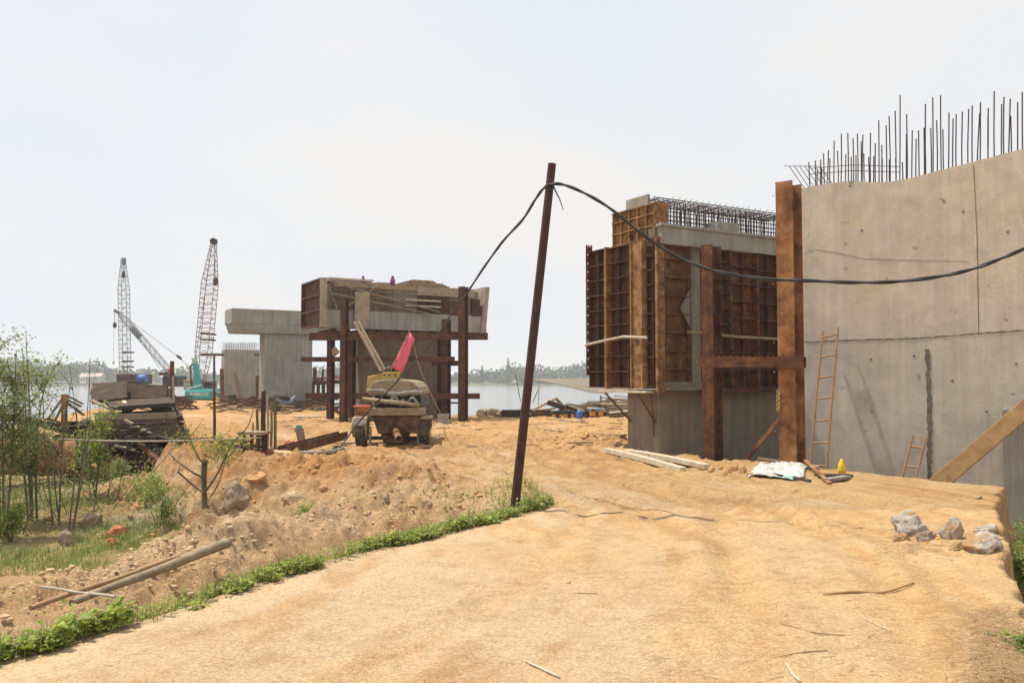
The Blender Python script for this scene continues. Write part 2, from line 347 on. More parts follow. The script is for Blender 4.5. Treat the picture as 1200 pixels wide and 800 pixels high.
    # shore and causeway
    sh = np.interp(x, [-60, -24, -16, -9, 6, 14, 60], [27, 28, 40, 43.5, 44.5, 46, 52]) + 1.2*fbm(x, y, .22, 3, 95)
    cd_, _, _ = polyd(x, y, [(-14, 40), (-20, 58), (-29, 88), (-31, 96)])
    land = np.maximum(sst((sh-y)/3.5+.3), sst((9.5-cd_+1.5*fbm(x, y, .2, 3, 97))/3.0))
    z = z*land + (-2.6)*(1-land)
    fl = sst((y-30)/12)*np.clip(land, 0, 1)
    z = np.where(land > .5, z - .0, z)
    if parts: return z, dict(left=left, ridge=ridge, plat=plat, rough=rough, t=t, land=land, pit=pit, trk=trk, lump=lump, warp=warp, far=far, cw=cd_, sk=sk, sk2=sk2)
    return z
CGX = np.arange(-14, 12.01, .06); CGY = np.arange(2.5, 48, .06)
_X, _Y = np.meshgrid(CGX, CGY); CZ, CD = terrain(_X, _Y, True); CN = fbm(_X, _Y, .7, 3, 411)
def _in(x, y): return CGX[0] < x < CGX[-2] and CGY[0] < y < CGY[-2]
def TZ(x, y):
    x = float(x); y = float(y)
    if not _in(x, y): return float(terrain(np.array([x]), np.array([y]))[0])
    i = (x-CGX[0])/.06; j = (y-CGY[0])/.06; a = int(i); b = int(j); u = i-a; v = j-b
    return float((CZ[b, a]*(1-u)+CZ[b, a+1]*u)*(1-v)+(CZ[b+1, a]*(1-u)+CZ[b+1, a+1]*u)*v)
def TD_(x, y):
    a = min(max(int((x-CGX[0])/.06+.5), 0), len(CGX)-1); b = min(max(int((y-CGY[0])/.06+.5), 0), len(CGY)-1)
    return {k: float(v[b, a]) for k, v in CD.items() if k in ('left', 'ridge', 'plat', 't', 'pit')}
def on(px, py):        # where the ray through a pixel meets the ground
    d = ray(px, py); lo = 2.0
    Y = 3.0
    while Y < 100:
        p = CAM + d*(Y/d.y)
        if p.z <= TZ(p.x, p.y): break
        Y *= 1.01
    p = CAM + d*(Y/d.y); p.z = TZ(p.x, p.y); return p
def drop(x, y, dz=0): return Vector((x, y, TZ(x, y)+dz))

def axis(a, b, step, lo, hi, g):
    c = list(np.arange(a, b, step)); s = step; v = a; L_ = []
    while v > lo: s *= g; v -= s; L_.append(v)
    s = step; v = c[-1]; H_ = []
    while v < hi: s *= g; v += s; H_.append(v)
    return np.array(L_[::-1]+c+H_)
def sheet(name, xs, ys, zf, mat_, colf=None, kind='structure'):
    X, Y = np.meshgrid(xs, ys); nx, ny = len(xs), len(ys)
    Z = zf(X, Y); me = bpy.data.meshes.new(name)
    co = np.stack([X, Y, Z], -1).reshape(-1, 3)
    i = np.arange(nx-1)[None, :] + nx*np.arange(ny-1)[:, None]
    q = np.stack([i, i+1, i+nx+1, i+nx], -1).reshape(-1, 4)
    me.vertices.add(len(co)); me.vertices.foreach_set('co', co.astype(np.float32).ravel())
    me.loops.add(q.size); me.loops.foreach_set('vertex_index', q.astype(np.int32).ravel())
    me.polygons.add(len(q)); me.polygons.foreach_set('loop_start', (np.arange(len(q))*4).astype(np.int32)); me.polygons.foreach_set('use_smooth', np.ones(len(q), bool))
    me.update(calc_edges=True); me.validate()
    if colf is not None:
        C_ = colf(X, Y).reshape(-1, 3); a = me.color_attributes.new('soil', 'FLOAT_COLOR', 'POINT')
        a.data.foreach_set('color', np.concatenate([C_, np.ones((len(C_), 1))], 1).astype(np.float32).ravel())
    me.materials.append(mat_); o = bpy.data.objects.new(name, me); col.objects.link(o); tag(o, kind=kind); return o
def soil_col(X, Y):
    z, d = terrain(X, Y, True)
    def c(*v): return np.array(v)[None, None, :]
    def mix(a, b, f): return a*(1-f[..., None]) + b*f[..., None]
    road = c(.525, .38, .24); yel = c(.53, .355, .175); pale = c(.60, .44, .275); orange = c(.50, .275, .11); redb = c(.44, .20, .075); grey = c(.40, .34, .26); brown = c(.42, .255, .12)
    C_ = mix(road, yel, sst(.45+.35*fbm(X, Y, .35, 3, 101)+.10*(X-1)))
    C_ = mix(C_, pale, sst(1-(X-left_edge(Y))/1.6)*.7*(Y < 12))
    f = sst((Y-12.5)/5); C_ = mix(C_, yel, f*.6)
    C_ = mix(C_, orange, sst((Y-16)/8)*.75)
    C_ = mix(C_, brown, np.clip(fbm(X, Y, .7, 5, 111)-.02, 0, 1)*1.9*(.22+.78*sst((Y-12)/6)))
    C_ = mix(C_, pale, np.clip(fbm(X, Y*1.6, .5, 5, 113)-.1, 0, 1)*1.5*sst((Y-12)/6))
    C_ = mix(C_, c(.66, .42, .17), .45*d['trk'])
    C_ = mix(C_, redb, sst(1-np.abs(Y-19)/6)*np.clip(fbm(X+3, Y*2.2, .6, 4, 117)+.12, 0, 1)*.8)
    C_ = mix(C_, c(.52, .31, .115), np.clip(.10+d['sk']*1.5+.5*d['sk2'], 0, 1)*(.30+.35*sst((Y-7)/6)))
    C_ = mix(C_, c(.40, .23, .10), np.clip(d['sk2']*2.2+d['sk']-.25, 0, 1)*(.45+.3*sst((Y-8)/6)))
    C_ = mix(C_, brown, .95*d['trk']*np.clip(.6+fbm(X, Y, 2, 3, 121), 0, 1))
    L_ = mix(pale, orange, np.maximum(d['plat'], .45)*sst(.75+.9*fbm(X, Y, .5, 4, 131)))
    L_ = mix(L_, redb, np.clip(fbm(X, Y, .9, 4, 141)-.02, 0, 1)*1.8*np.clip(d['plat']+.25, 0, 1))
    L_ = mix(L_, c(.30, .16, .07), np.clip(fbm(X, Y, 1.9, 5, 143, .65)-.08, 0, 1)*1.8)  # random dark brown noise painted in for the shade of crevices
    L_ = mix(L_, brown, sst((.1-z)/.75)*(1-d['ridge'])*.55*(1-d['plat']))
    L_ = mix(L_, grey, np.clip(fbm(X, Y, .8, 4, 151)-.28, 0, 1)*2.2*(1-d['plat']*.5))
    gr = c(.20, .19, .07); L_ = mix(L_, gr, sst((-.42-z)/.2)*(Y > 10.5)*(1-d['ridge'])*.6)
    C_ = mix(C_, L_, d['left'])
    C_ = mix(C_, brown*.8, d['pit'])
    C_ = mix(C_, grey*.6, (1-d['land']))
    return C_
def soil_mat(name, grit, bd):
    m, nt, b = nodes(name); p = pos(nt)
    a = nt.nodes.new('ShaderNodeAttribute'); a.attribute_name = 'soil'
    n1 = noise(nt, p, 1.6, 10, .68, .4); n2 = noise(nt, p, 14, 8, .72); n3 = noise(nt, p, 70, 5, .7)
    st = noise(nt, p, 5, 7, .65, .6, (1.0, 1.0, 1)); c0 = mixc(nt, ramp(nt, st, [(.52, 0), (.70, .30)]), a.outputs['Color'], (.36, .22, .11))
    c = mixc(nt, .5, c0, ramp(nt, n1, [(.32, (.68, .60, .52)), (.5, (1, 1, 1)), (.7, (1.12, 1.1, 1.06))]), 'MULTIPLY')
    c = mixc(nt, .6, c, ramp(nt, n2, [(.3, (.62, .57, .52)), (.5, (1, 1, 1)), (.7, (1.1, 1.1, 1.1))]), 'MULTIPLY')
    c = mixc(nt, grit, c, ramp(nt, n3, [(.34, (.66, .58, .50)), (.48, (1, 1, 1)), (.66, (1.2, 1.19, 1.18))]), 'MULTIPLY')
    # scattered darker flecks and pale patches
    c = mixc(nt, ramp(nt, noise(nt, p, 33, 3, .6), [(.66, 0), (.72, .55)]), c, (.18, .12, .075))
    c = mixc(nt, ramp(nt, noise(nt, p, .9, 6, .6, .5), [(.56, 0), (.72, .35)]), c, (.62, .50, .34))
    nt.links.new(c, b.inputs['Base Color']); b.inputs['Roughness'].default_value = .95; b.inputs['Specular IOR Level'].default_value = .12
    n4 = noise(nt, p, 32, 4, .75, .5); h = mixc(nt, .5, mixc(nt, .5, n2, n3), ramp(nt, n4, [(.42, 0), (.62, 1)])); bump(nt, b, h, bd); return m
M['soil'] = soil_mat('sandy clay soil', .19, .021); M['road'] = soil_mat('packed sandy road', .16, .012)
GX = axis(-9.5, 8.6, .04, -700, 700, 1.05); GY = axis(3.4, 19.5, .04, -60, 128, 1.032)
# the road: packed dirt spread on the slab
def in_road(x, y):
    t = x-left_edge(y); d, s, p = polyd(x, y, RIM); return t, d*s
def ground_z(X, Y):
    z = terrain(X, Y); t, dr = in_road(X, Y)
    k = (1-sst((t+.05)/.3))*1.0 if False else sst((-t-.05)/.3)*sst((dr+.2)/.1)*sst((11.9-.45*(X-.5)*0-Y + .5*(X-.46))/.35)
    return z-.05*k*(Y < 13)
sheet('ground', GX, GY, ground_z, M['soil'], soil_col)
def road_mesh():
    # across positions run from the left kerbless edge to the right broken edge; along positions are Y rows
    ny, nx = 420, 150; ys = np.concatenate([np.linspace(-9, 2.5, 50), np.linspace(2.55, 11.3, ny-50)])
    V = []; S = []
    xr = lambda y: np.interp(y, [-12.9, 6.2, 8.37, 13.75], [-7.0, 3.66, 4.84, 7.75])
    u = np.linspace(0, 1, nx)
    Y0 = ys[:, None] + 0*u[None, :]
    XL = left_edge(ys)+.03*fbm(ys*1.0, ys*0, 2.5, 3, 201)+.02; XR = xr(ys)+.14
    X0 = XL[:, None]*(1-u)+XR[:, None]*u
    # the slab's far end slants back to the right; stretch Y a little across
    Y0 = Y0 + (.30*u[None, :])*np.clip((ys[:, None]-6)/5.3, 0, 1)*0
    e = np.minimum(np.minimum(u, 1-u)[None, :]*6, 1)*np.ones_like(Y0); e = np.minimum(e, np.clip((11.3-Y0)/.1+.0, 0, 1))
    Z0 = terrain(X0, Y0)+.012*np.clip(e*3, 0, 1)+.0
    Z0[:, 0] -= .09; Z0[:, -1] -= .0; Z0[-1, :] -= .09
    Z0[:, 0:1] += 0
    me = bpy.data.meshes.new('road'); co = np.stack([X0, Y0, Z0], -1).reshape(-1, 3)
    n1, n2 = Y0.shape; i = np.arange(n2-1)[None, :]+n2*np.arange(n1-1)[:, None]; q = np.stack([i, i+1, i+n2+1, i+n2], -1).reshape(-1, 4)
    me.from_pydata([tuple(c) for c in co.tolist()], [], [tuple(f) for f in q.tolist()])
    me.polygons.foreach_set('use_smooth', [True]*len(me.polygons))
    C_ = soil_col(X0, Y0).reshape(-1, 3); a = me.color_attributes.new('soil', 'FLOAT_COLOR', 'POINT')
    a.data.foreach_set('color', np.concatenate([C_, np.ones((len(C_), 1))], 1).astype(np.float32).ravel())
    me.materials.append(M['road']); o = bpy.data.objects.new('road', me); col.objects.link(o); tag(o, kind='structure')
road_mesh()
# river
def water():
    m, nt, b = nodes('river water'); p = pos(nt)
    b.inputs['Base Color'].default_value = (.20, .21, .19, 1); b.inputs['Roughness'].default_value = .12; b.inputs['IOR'].default_value = 1.33
    h = noise(nt, p, 1.3, 6, .6, 0, (.6, 1.6, 1)); bump(nt, b, h, .05); return m
M['water'] = water()
me = MB(); me.add([(-1500, 20, -1), (1500, 20, -1), (1500, 620, -1), (-1500, 620, -1)], [(0,1,2,3)])
tag(me.build('river', M['water'], origin=(0, 300, -1), fixn=False), kind='structure')
# far bank
M['bank'] = grainy('far bank ground', [(.3, (.09, .10, .04)), (.7, (.17, .17, .08))], .05, .95, .1, 1)
def bank_z(X, Y): 
    e = 545+10*fbm(X, Y*0, .01, 3, 301)
    return -1.6 + 2.2*sst((Y-e)/12) + 1.0*sst((Y-e)/200)*fbm(X, Y, .01, 3, 303)
sheet('far_bank', np.linspace(-2500, 2500, 200), np.concatenate([np.linspace(520, 640, 40), np.linspace(660, 3500, 30)]), bank_z, M['bank'])
# ------------------------------------------------------------------ abutment wall
def lerp(a, b, t): return a+(b-a)*t
WA = Vector((6.44, 19.0, 0)); WB = Vector((9.9, 16.5, 0)); WD = (WB-WA).normalized(); WN = Vector((WD.y, -WD.x, 0))   # WN faces the camera
if WN.y > 0: WN = -WN
def wall_at(px, py, off=0.0):     # point on the wall's front plane seen at a pixel
    d = ray(px, py); A = WA+WN*off; t = (A-CAM).dot(WN)/d.dot(WN); return CAM+d*t
aw = empty('abutment_wall', (8.2, 17.8, -1.25))
tag(aw, 'tall brownish grey concrete abutment wall with bare rods along its top', 'wall')
def wall_mesh():
    tops = [(940, 221), (960, 217), (985, 213), (1003, 211.5), (1020, 214), (1045, 213), (1070, 208), (1100, 200), (1144, 189), (1200, 174), (1300, 150), (1420, 121)]
    T = [wall_at(*p) for p in tops]; T[0] = wall_at(937, 221)
    mb = MB(); n = len(T); vs = []
    for p in T: vs += [Vector((p.x, p.y, -1.5)), p, p - WN*1.3 + Vector((0, 0, .05)), Vector((p.x, p.y, -1.5))-WN*1.3]
    fs = [(0, 1, 2, 3), tuple(4*(n-1)+k for k in (3, 2, 1, 0))]
    for i in range(n-1):
        for k in range(4): fs.append((4*i+k, 4*i+(k+1)%4, 4*i+4+(k+1)%4, 4*i+4+k))
    mb.add(vs, fs); return mb, T
def wallmat():
    m, nt, b = nodes('abutment concrete'); p = pos(nt)
    sep = nt.nodes.new('ShaderNodeSeparateXYZ'); nt.links.new(p, sep.inputs[0])
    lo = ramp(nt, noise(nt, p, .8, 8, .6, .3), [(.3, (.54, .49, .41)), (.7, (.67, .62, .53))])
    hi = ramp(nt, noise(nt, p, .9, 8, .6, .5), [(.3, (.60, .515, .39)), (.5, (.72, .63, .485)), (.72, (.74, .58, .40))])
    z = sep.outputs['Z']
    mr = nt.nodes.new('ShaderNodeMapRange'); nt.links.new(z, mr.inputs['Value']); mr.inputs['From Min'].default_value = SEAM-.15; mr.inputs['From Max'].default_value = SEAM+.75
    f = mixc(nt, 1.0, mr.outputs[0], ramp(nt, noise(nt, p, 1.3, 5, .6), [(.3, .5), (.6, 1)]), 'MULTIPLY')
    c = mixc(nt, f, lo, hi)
    c = mixc(nt, .38, c, ramp(nt, noise(nt, p, 3.0, 6, .65, 0, (2.2, 2.2, .10)), [(.36, .68), (.6, 1.0)]), 'MULTIPLY')
    c = mixc(nt, .6, c, ramp(nt, noise(nt, p, 2.2, 7, .7, .8), [(.34, .72), (.6, 1.0)]), 'MULTIPLY')
    c = mixc(nt, ramp(nt, noise(nt, p, 4, 4, .55), [(.66, 0), (.76, .6)]), c, (.10, .08, .06))
    fine = noise(nt, p, 38, 8, .7); c = mixc(nt, .3, c, ramp(nt, fine, [(.3, .6), (.7, 1.05)]), 'MULTIPLY')
    nt.links.new(c, b.inputs['Base Color']); b.inputs['Roughness'].default_value = .9; b.inputs['Specular IOR Level'].default_value = .2
    bump(nt, b, mixc(nt, .4, noise(nt, p, 1.6, 4, .5), fine), .02); return m
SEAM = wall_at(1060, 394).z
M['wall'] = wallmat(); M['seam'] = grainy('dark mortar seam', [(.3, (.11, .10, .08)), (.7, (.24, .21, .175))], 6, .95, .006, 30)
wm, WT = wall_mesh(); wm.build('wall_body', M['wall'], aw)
def ragged(pts, wd, thick=.012, jit=.35, n=60):
    P_ = [wall_at(*p) for p in pts]; mb = MB(); top = []; bot = []
    for i in range(n+1):
        t = i/n*(len(P_)-1); k = min(int(t), len(P_)-2); c = P_[k].lerp(P_[k+1], t-k); dd = (P_[k+1]-P_[k]).normalized(); up = WN.cross(dd).normalized()
        a = wd*(1+jit*random.uniform(-1, 1))/2; b = wd*(1+jit*random.uniform(-1, 1))/2
        top.append(c+up*a); bot.append(c-up*b)
    vs = []; 
    for a, b in zip(top, bot): vs += [a+WN*thick, b+WN*thick, b-WN*.01, a-WN*.01]
    fs = [(0,1,2,3), tuple(4*n+k for k in (3,2,1,0))]+[(4*i+k, 4*i+(k+1)%4, 4*i+4+(k+1)%4, 4*i+4+k) for i in range(n) for k in range(4)]
    return mb.add(vs, fs)
ragged([(943, 400.5), (1000, 398.5), (1080, 396), (1140, 391), (1200, 387), (1280, 384)], .026, .006, .7, 120).build('pour_seam', M['seam'], aw)
ragged([(1087, 409), (1089, 460), (1090, 510), (1089, 552), (1089, 600)], .085, .010, .45, 50).build('mortar_patch', M['seam'], aw)
ragged([(1141, 193), (1145, 280), (1147, 392)], .014, .004, .3, 40).build('joint', M['seam'], aw)
ragged([(955, 292), (985, 297), (1010, 303), (1080, 305), (1135, 306)], .012, .004, .8, 60).build('hairline_seam', M['conc_pale'], aw)
for px, py in ((996, 218), (1010, 270), (1129, 248), (1181, 272), (1071, 417), (1021, 421), (1191, 426), (1156, 482), (1116, 446)):
    MB().lathe(wall_at(px, py)+WN*.001, [(.026, 0), (.024, .004), (.012, .0045)], 10, tuple(WN)).build('tie_hole', M['seam'], aw)
# strip columns at the wall's right, low down
for px in (1186,):
    a = wall_at(px, 480); mb = MB(); mb.obox(Vector((a.x, a.y, -1.4))+WN*.04, a+WN*.04, WD*.16, WN*.038); mb.build('pilaster', M['conc_pale'], aw)
# vertical rods cast into the wall top, tall front row and short back rows
rods = []
fr = [(949,190,216),(955,188,216),(961,187,214),(966,180,214),(970,176,212),(977,165,211),(985,157,211),(994,156,211),(1000,162,212),(1005,157,211),(1010,158,211),(1020,156,212),(1026,168,214),(1030,141,212),(1039,147,212),(1043,136,212),(1050,130,211),(1054,112,210),(1063,134,208),(1068,153,207),(1077,153,205),(1085,122,203),(1093,114,202),(1103,112,200),(1098,141,201),(1111,132,198),(1116,139,197),(1127,131,194),(1139,124,191),(1148,120,189),(1157,127,187),(1165,107,185),(1176,114,182),(1181,116,180),(1192,120,178),(1198,108,176),(1120,134,196),(1033,170,212),(973,186,211)]
bk = [(957,200,214),(963,198,213),(982,177,211),(990,181,211),(997,184,211),(1003,182,211),(1010,166,211),(1013,180,211),(1018,184,212),(1023,183,212),(1034,186,212),(1043,187,212),(1050,185,211),(1058,190,209),(1062,157,209),(1073,163,206),(1083,150,204),(1091,150,203),(1106,152,200),(1134,128,193),(1144,133,190),(1173,122,183),(1185,136,180),(1158,137,187),(1214,110,170),(1228,104,166),(1245,100,163)]
for row, lst in ((0, fr), (1, bk)):
    for px, pt, pb in lst:
        off = (-.25 if row == 0 else -random.uniform(.5, 1.1))
        a = wall_at(px, pb+6, off); b = wall_at(px+random.uniform(-1.2, 1.2)+(4 if px in (1181, 1144) else 0), pt, off)
        rods.append((a - Vector((0, 0, .25)), b))
r0 = None
for a, b in rods:
    o = MB().tube([a, a.lerp(b, .5)+Vector((random.uniform(-.012, .012),0,0)), b], .0125, 6).build('rebar_rod', M['rebar'], aw)
# slanting splayed hooks at the wall's near left top
for i in range(7):
    p = wall_at(925+i*6, 195-0*i, -.3-.08*i); q = wall_at(943+i*6, 216, -.3-.08*i)
    MB().tube([p+Vector((-.12, 0, .01)), p, q-Vector((0,0,.1))], .008, 6).build('bent_rod', M['rebar'], aw)
mb = MB()
for dz in (0, .22): mb.tube([wall_at(950, 204-dz*30, -.6), wall_at(1000, 200-dz*30, -.6), wall_at(1055, 202-dz*30, -.6)], .008, 6)
mb.build('tie_rod', M['rebar'], aw)

# ------------------------------------------------------------------ near pier with formwork
U = Vector((.866, .5, 0)); V = Vector((-.5, .866, 0)); ZV = Vector((0, 0, 1))
C0 = Vector((3.23, 19.0, 0))
def P(u, v, z): return C0 + U*u + V*v + ZV*z
M['conc_base'] = conc('brownish damp concrete', (.20, .165, .125), (.33, .28, .215), (.22, .15, .09))
npier = empty('formwork_pier', (4.6, 20.2, -1.2))
tag(npier, 'concrete pier wrapped in rusty brown formwork panels, nearest the dirt road', 'bridge pier')
def ubox(mb, u0, u1, v0, v1, z0, z1, PF=P):
    return mb.hexa([PF(u0,v0,z0), PF(u1,v0,z0), PF(u1,v1,z0), PF(u0,v1,z0), PF(u0,v0,z1), PF(u1,v0,z1), PF(u1,v1,z1), PF(u0,v1,z1)])
mb = MB(); ubox(mb, .13, 4.6, .12, 1.25, -1.3, 1.5); mb.build('concrete_base', M['conc_base'], npier, bevel=.02)
mb = MB(); ubox(mb, .35, 4.4, .25, 2.2, 1.52, 4.9); mb.build('concrete_shaft', M['conc'], npier)
ZB, ZT = 1.52, 4.88
def panel_front(u0, u1, z0, z1, nr, nc, m, v=0.0, d=.12, plate=.02):
    mb = MB(); ubox(mb, u0+.004, u1-.004, v, v+plate, z0, z1)
    for i in range(nr+1):
        z = lerp(z0, z1-.03, i/nr); mb2 = ubox(mb, u0+.006, u1-.006, v-d, v-.001, z, z+.022)
    for i in range(nc+1):
        u = lerp(u0, u1-.03, i/max(nc,1)); 
        for j in range(nr):
            za = lerp(z0, z1-.03, j/nr)+.023; zb = lerp(z0, z1-.03, (j+1)/nr)-.001
            ubox(mb, u+.008, u+.026, v-d*.85, v-.001, za, zb)
    return mb.build('formwork_panel', m, npier)
def panel_left(v0, v1, z0, z1, nr, nc, m, u=0.0, d=.12):
    mb = MB(); ubox(mb, u, u+.02, v0+.004, v1-.004, z0, z1)
    for i in range(nr+1):
        z = lerp(z0, z1-.03, i/nr); ubox(mb, u-d, u-.001, v0+.006, v1-.006, z, z+.022)
    for i in range(nc+1):
        vv = lerp(v0, v1-.03, i/max(nc,1))
        for j in range(nr):
            za = lerp(z0, z1-.03, j/nr)+.023; zb = lerp(z0, z1-.03, (j+1)/nr)-.001
            ubox(mb, u-d*.85, u-.001, vv+.008, vv+.026, za, zb)
    return mb.build('formwork_panel', m, npier)
# long face seen from the road
panel_front(.16, .92, ZB+.02, ZT, 8, 1, M['ochre_dim'], v=.02)
panel_front(1.32, 2.15, ZB+.02, ZT-.0, 9, 2, M['rust_dark'], v=.06)
panel_front(2.16, 3.02, ZB+.02, ZT-.04, 8, 2, M['rust'], v=.04)
panel_front(3.03, 3.75, ZB+.02, ZT-.1, 8, 2, M['rust_dark'], v=.02)
panel_front(3.76, 4.55, ZB+.02, ZT-.1, 9, 2, M['rust'], v=.05)
mb = MB(); ubox(mb, 1.0, 1.28, -.02, .2, ZB-.02, 5.0); mb.build('grey_stanchion', M['conc_dark'], npier)
for u, w_, m in ((2.13, .04, 'mud_rust'), (3.0, .05, 'rust'), (3.72, .06, 'rust'), (4.52, .06, 'rust')):
    mb = MB(); ubox(mb, u, u+w_, -.13, .03, ZB-.01, ZT+.02); mb.build('stiffener', M[m], npier)
# triangular gusset in the first bay and the shelf at its foot
mb = MB(); mb.prism([P(.93, -.08, 3.8), P(.93, -.08, 2.9), P(.62, -.08, 3.35)], V*.02); mb.build('gusset', M['conc_dark'], npier)
mb = MB(); ubox(mb, .14, 1.32, -.22, .0, ZB-.03, ZB+.05); ubox(mb, .14, 1.32, -.10, -.002, ZB+.051, ZB+.16); mb.build('bottom_shelf', M['conc_dark'], npier)
mb = MB(); ubox(mb, 1.33, 4.6, -.15, .05, ZB-.09, ZB+.012); mb.build('bottom_waler', M['rust_dark'], npier)
# corner flange with bolt holes and gouges
mb = MB(); ubox(mb, .0, .13, -.12, .0, ZB-.1, ZT+.05); mb.build('corner_flange', M['rust_ochre'], npier)
mb = MB(); ubox(mb, -.06, -.004, -.10, -.02, ZB-.05, ZT+.03); mb.build('corner_flange', M['rust_ochre'], npier)
for i in range(12): MB().lathe(P(.065, -.1215, ZB+.1+i*.28), [(.018, 0), (.018, .004)], 8, tuple(-V)).build('bolt_hole', M['dark_metal'], npier)
# short face
panel_left(.06, .32, ZB+.05, ZT-.02, 10, 0, M['rust_dark'], u=.06)
mb = MB(); ubox(mb, -.10, .0, .33, .80, ZB+.0, ZT+.0); ubox(mb, -.14, -.101, .35, .40, ZB, ZT); ubox(mb, -.14, -.101, .74, .79, ZB, ZT); mb.build('clay_stained_stanchion', M['rust_ochre'], npier)
panel_left(.82, 1.66, ZB+.02, ZT+.0, 9, 2, M['rust_dark'], u=-.02, d=.14)
panel_left(1.67, 2.42, ZB+.02, ZT+.02, 9, 2, M['rust_dark'], u=-.02, d=.14)
mb = MB(); ubox(mb, -.20, .0, 1.63, 1.70, ZB, ZT+.02); mb.build('stiffener', M['rust_orange'], npier)
# outer flange pierced by bolt holes: sky shows through them
mb = MB(); zz = ZB+.32; 
while zz < ZT:
    ubox(mb, -.20, -.02, 2.43, 2.46, zz, zz+.17); ubox(mb, -.2, -.165, 2.43, 2.46, zz+.17, zz+.215); ubox(mb, -.13, -.10, 2.43, 2.46, zz+.17, zz+.215); ubox(mb, -.06, -.02, 2.43, 2.46, zz+.17, zz+.215); zz += .215
mb.build('pierced_flange', M['rust'], npier)
# pole and boards tied across
mb = MB(); mb.tube([P(-.26, 2.4, 2.58), P(-.25, 1.6, 2.66), P(-.24, .9, 2.72), P(-.2, .1, 2.66)], .032, 8); tag(mb.build('branch_pole', M['driftwood']), 'bleached crooked pole tied across the short side of the rusty formwork', 'pole')
mb = MB(); mb.tube([P(.7, -.24, 2.80), P(2.2, -.22, 2.73), P(4.1, -.2, 2.70)], .035, 8); tag(mb.build('wooden_pole', M['wood']), 'long straight wooden pole tied across the shaded formwork face', 'pole')
mb = MB(); ubox(mb, -.24, -.02, .1, 1.9, ZB-.09, ZB-.035); tag(mb.build('ledge_board', M['wood_pale']), 'pale board lying along the bottom edge of the rusty formwork', 'board')
for v0, v1 in ((1.75, 1.1), (.5, .2)):
    mb = MB(); mb.bar(P(-.15, v0, ZB-.1), P(.10, v1, ZB-.75), .035, .035); mb.build('bracket_strut', M['rust'], npier)
mb = MB(); mb.bar(P(.0, .2, ZB-.1), P(.08, .22, ZB-1.05), .03, .03); mb.build('bracket_strut', M['rust'], npier)
# ring beam and top
mb = MB(); ubox(mb, .02, 4.7, -.16, .35, ZT-.12, ZT+.27); ubox(mb, -.02, 4.7, -.20, .16, ZT+.271, ZT+.33); mb.build('top_beam', M['conc'], npier)
mb = MB(); ubox(mb, 1.75, 2.45, -.1, .25, ZT+.331, ZT+.55); mb.build('grey_block', M['conc'], npier)
# upper box at the left
mb = MB(); u_ = .03
ubox(mb, u_, u_+.03, .0, 1.62, ZT+.02, 5.72)
for z in (ZT+.03, ZT+.30, ZT+.57, 5.68): ubox(mb, u_-.07, u_-.001, .0, 1.6, z, z+.03)
for i in range(6): ubox(mb, u_-.065, u_-.001, .0+i*.31, .03+i*.31, ZT+.062, 5.68)
mb.build('upper_formwork', M['rust_ochre'], npier)
mb = MB(); ubox(mb, .04, .40, .03, .06, ZT+.40, 5.74); mb.build('upper_formwork', M['rust_ochre'], npier)
mb = MB(); ubox(mb, .10, .16, .40, 1.22, 5.6, 5.98); mb.build('grey_board', M['conc'], npier)
# reinforcement cage
cz0, cz1 = ZT+.30, 5.86
hoops = []
for i in range(46):
    u = .14+i*.097+random.uniform(-.015, .015); tl = random.uniform(-.03, .03)
    v0 = .22; v1 = 1.05
    mb = MB(); mb.tube([P(u, v0, cz0), P(u+tl, v0, cz1-.03), P(u+tl, v0+.03, cz1), P(u+tl*.5, v1-.03, cz1+.0), P(u, v1, cz1-.03), P(u-tl, v1, cz0)], .011, 6)
    mb.tube([P(u+.04, .6, cz0), P(u+.04+tl, .6, cz1-.02)], .011, 6)
    mb.build('cage_hoop', M['rebar'], npier)
for i in range(5):
    z = cz0+.08+i*.105
    mb = MB()
    for v in (.2, .58, 1.07): mb.tube([P(.1, v, z+.012*v), P(4.65, v, z+.012)], .0085, 5)
    mb.build('cage_bar', M['rebar'], npier)
for v in (.2, 1.05):
    mb = MB(); mb.tube([P(.1, v, cz1+.012), P(4.65, v, cz1+.02)], .013, 6); mb.build('cage_bar', M['rebar'], npier)
for i in range(22):
    u = .55+i*.19; mb = MB(); mb.tube([P(u, .3, cz1-.06), P(u+.27+random.uniform(-.05,.05), .35, cz1+.13)], .006, 5); mb.build('hook_end', M['rebar'], npier)

# ------------------------------------------------------------------ steel piles beside the pier
FD = Vector((-.64, -.77, 0))
def pile(px, pt, D, w, dep, label, m='rust_orange', zb=-1.2, lean=0):
    t = at(px+lean, pt, D); b = Vector((at(px, pt, D).x, D, zb)); 
    mb = MB(); mb.hbeam(b, t, w, dep, .028, FD); o = mb.build('steel_pile', M[m])
    return tag(o, label, 'steel pile')
PX1 = pile(924, 215, 16.95, .34, .50, 'tallest rusty orange steel pile, standing between the formwork pier and the concrete wall')
for k in range(9):
    q = at(911.5+.3*k+(9 if k%3==1 else 0), 232+k*34, 16.9); MB().lathe(q+FD*.24, [(.013, 0), (.013, .012)], 8, tuple(FD)).build('bolt_head', M['conc_pale'], PX1)
PX2 = pile(833, 288, 18.1, .26, .42, 'shorter rusty steel pile with ragged top in front of the formwork panels', 'rust')
mb = MB(); a = at(822, 424, 17.72); b = at(943, 424.5, 16.55); mb.hbeam(a, b, .22, .22, .02, (b-a).cross(ZV).normalized()); tag(mb.build('steel_crossbeam', M['rust']), 'rusty horizontal steel beam joining the two piles in front of the pier', 'steel beam')
mb = MB()
for i in range(16):
    c = a.lerp(b, .05+i*.06)+ZV*.115; mb.box(c+Vector((0, -.06, .01)), (.02, .02, .02))
mb.build('bolt_row', M['rust_ochre'], bpy.data.objects['steel_crossbeam'])
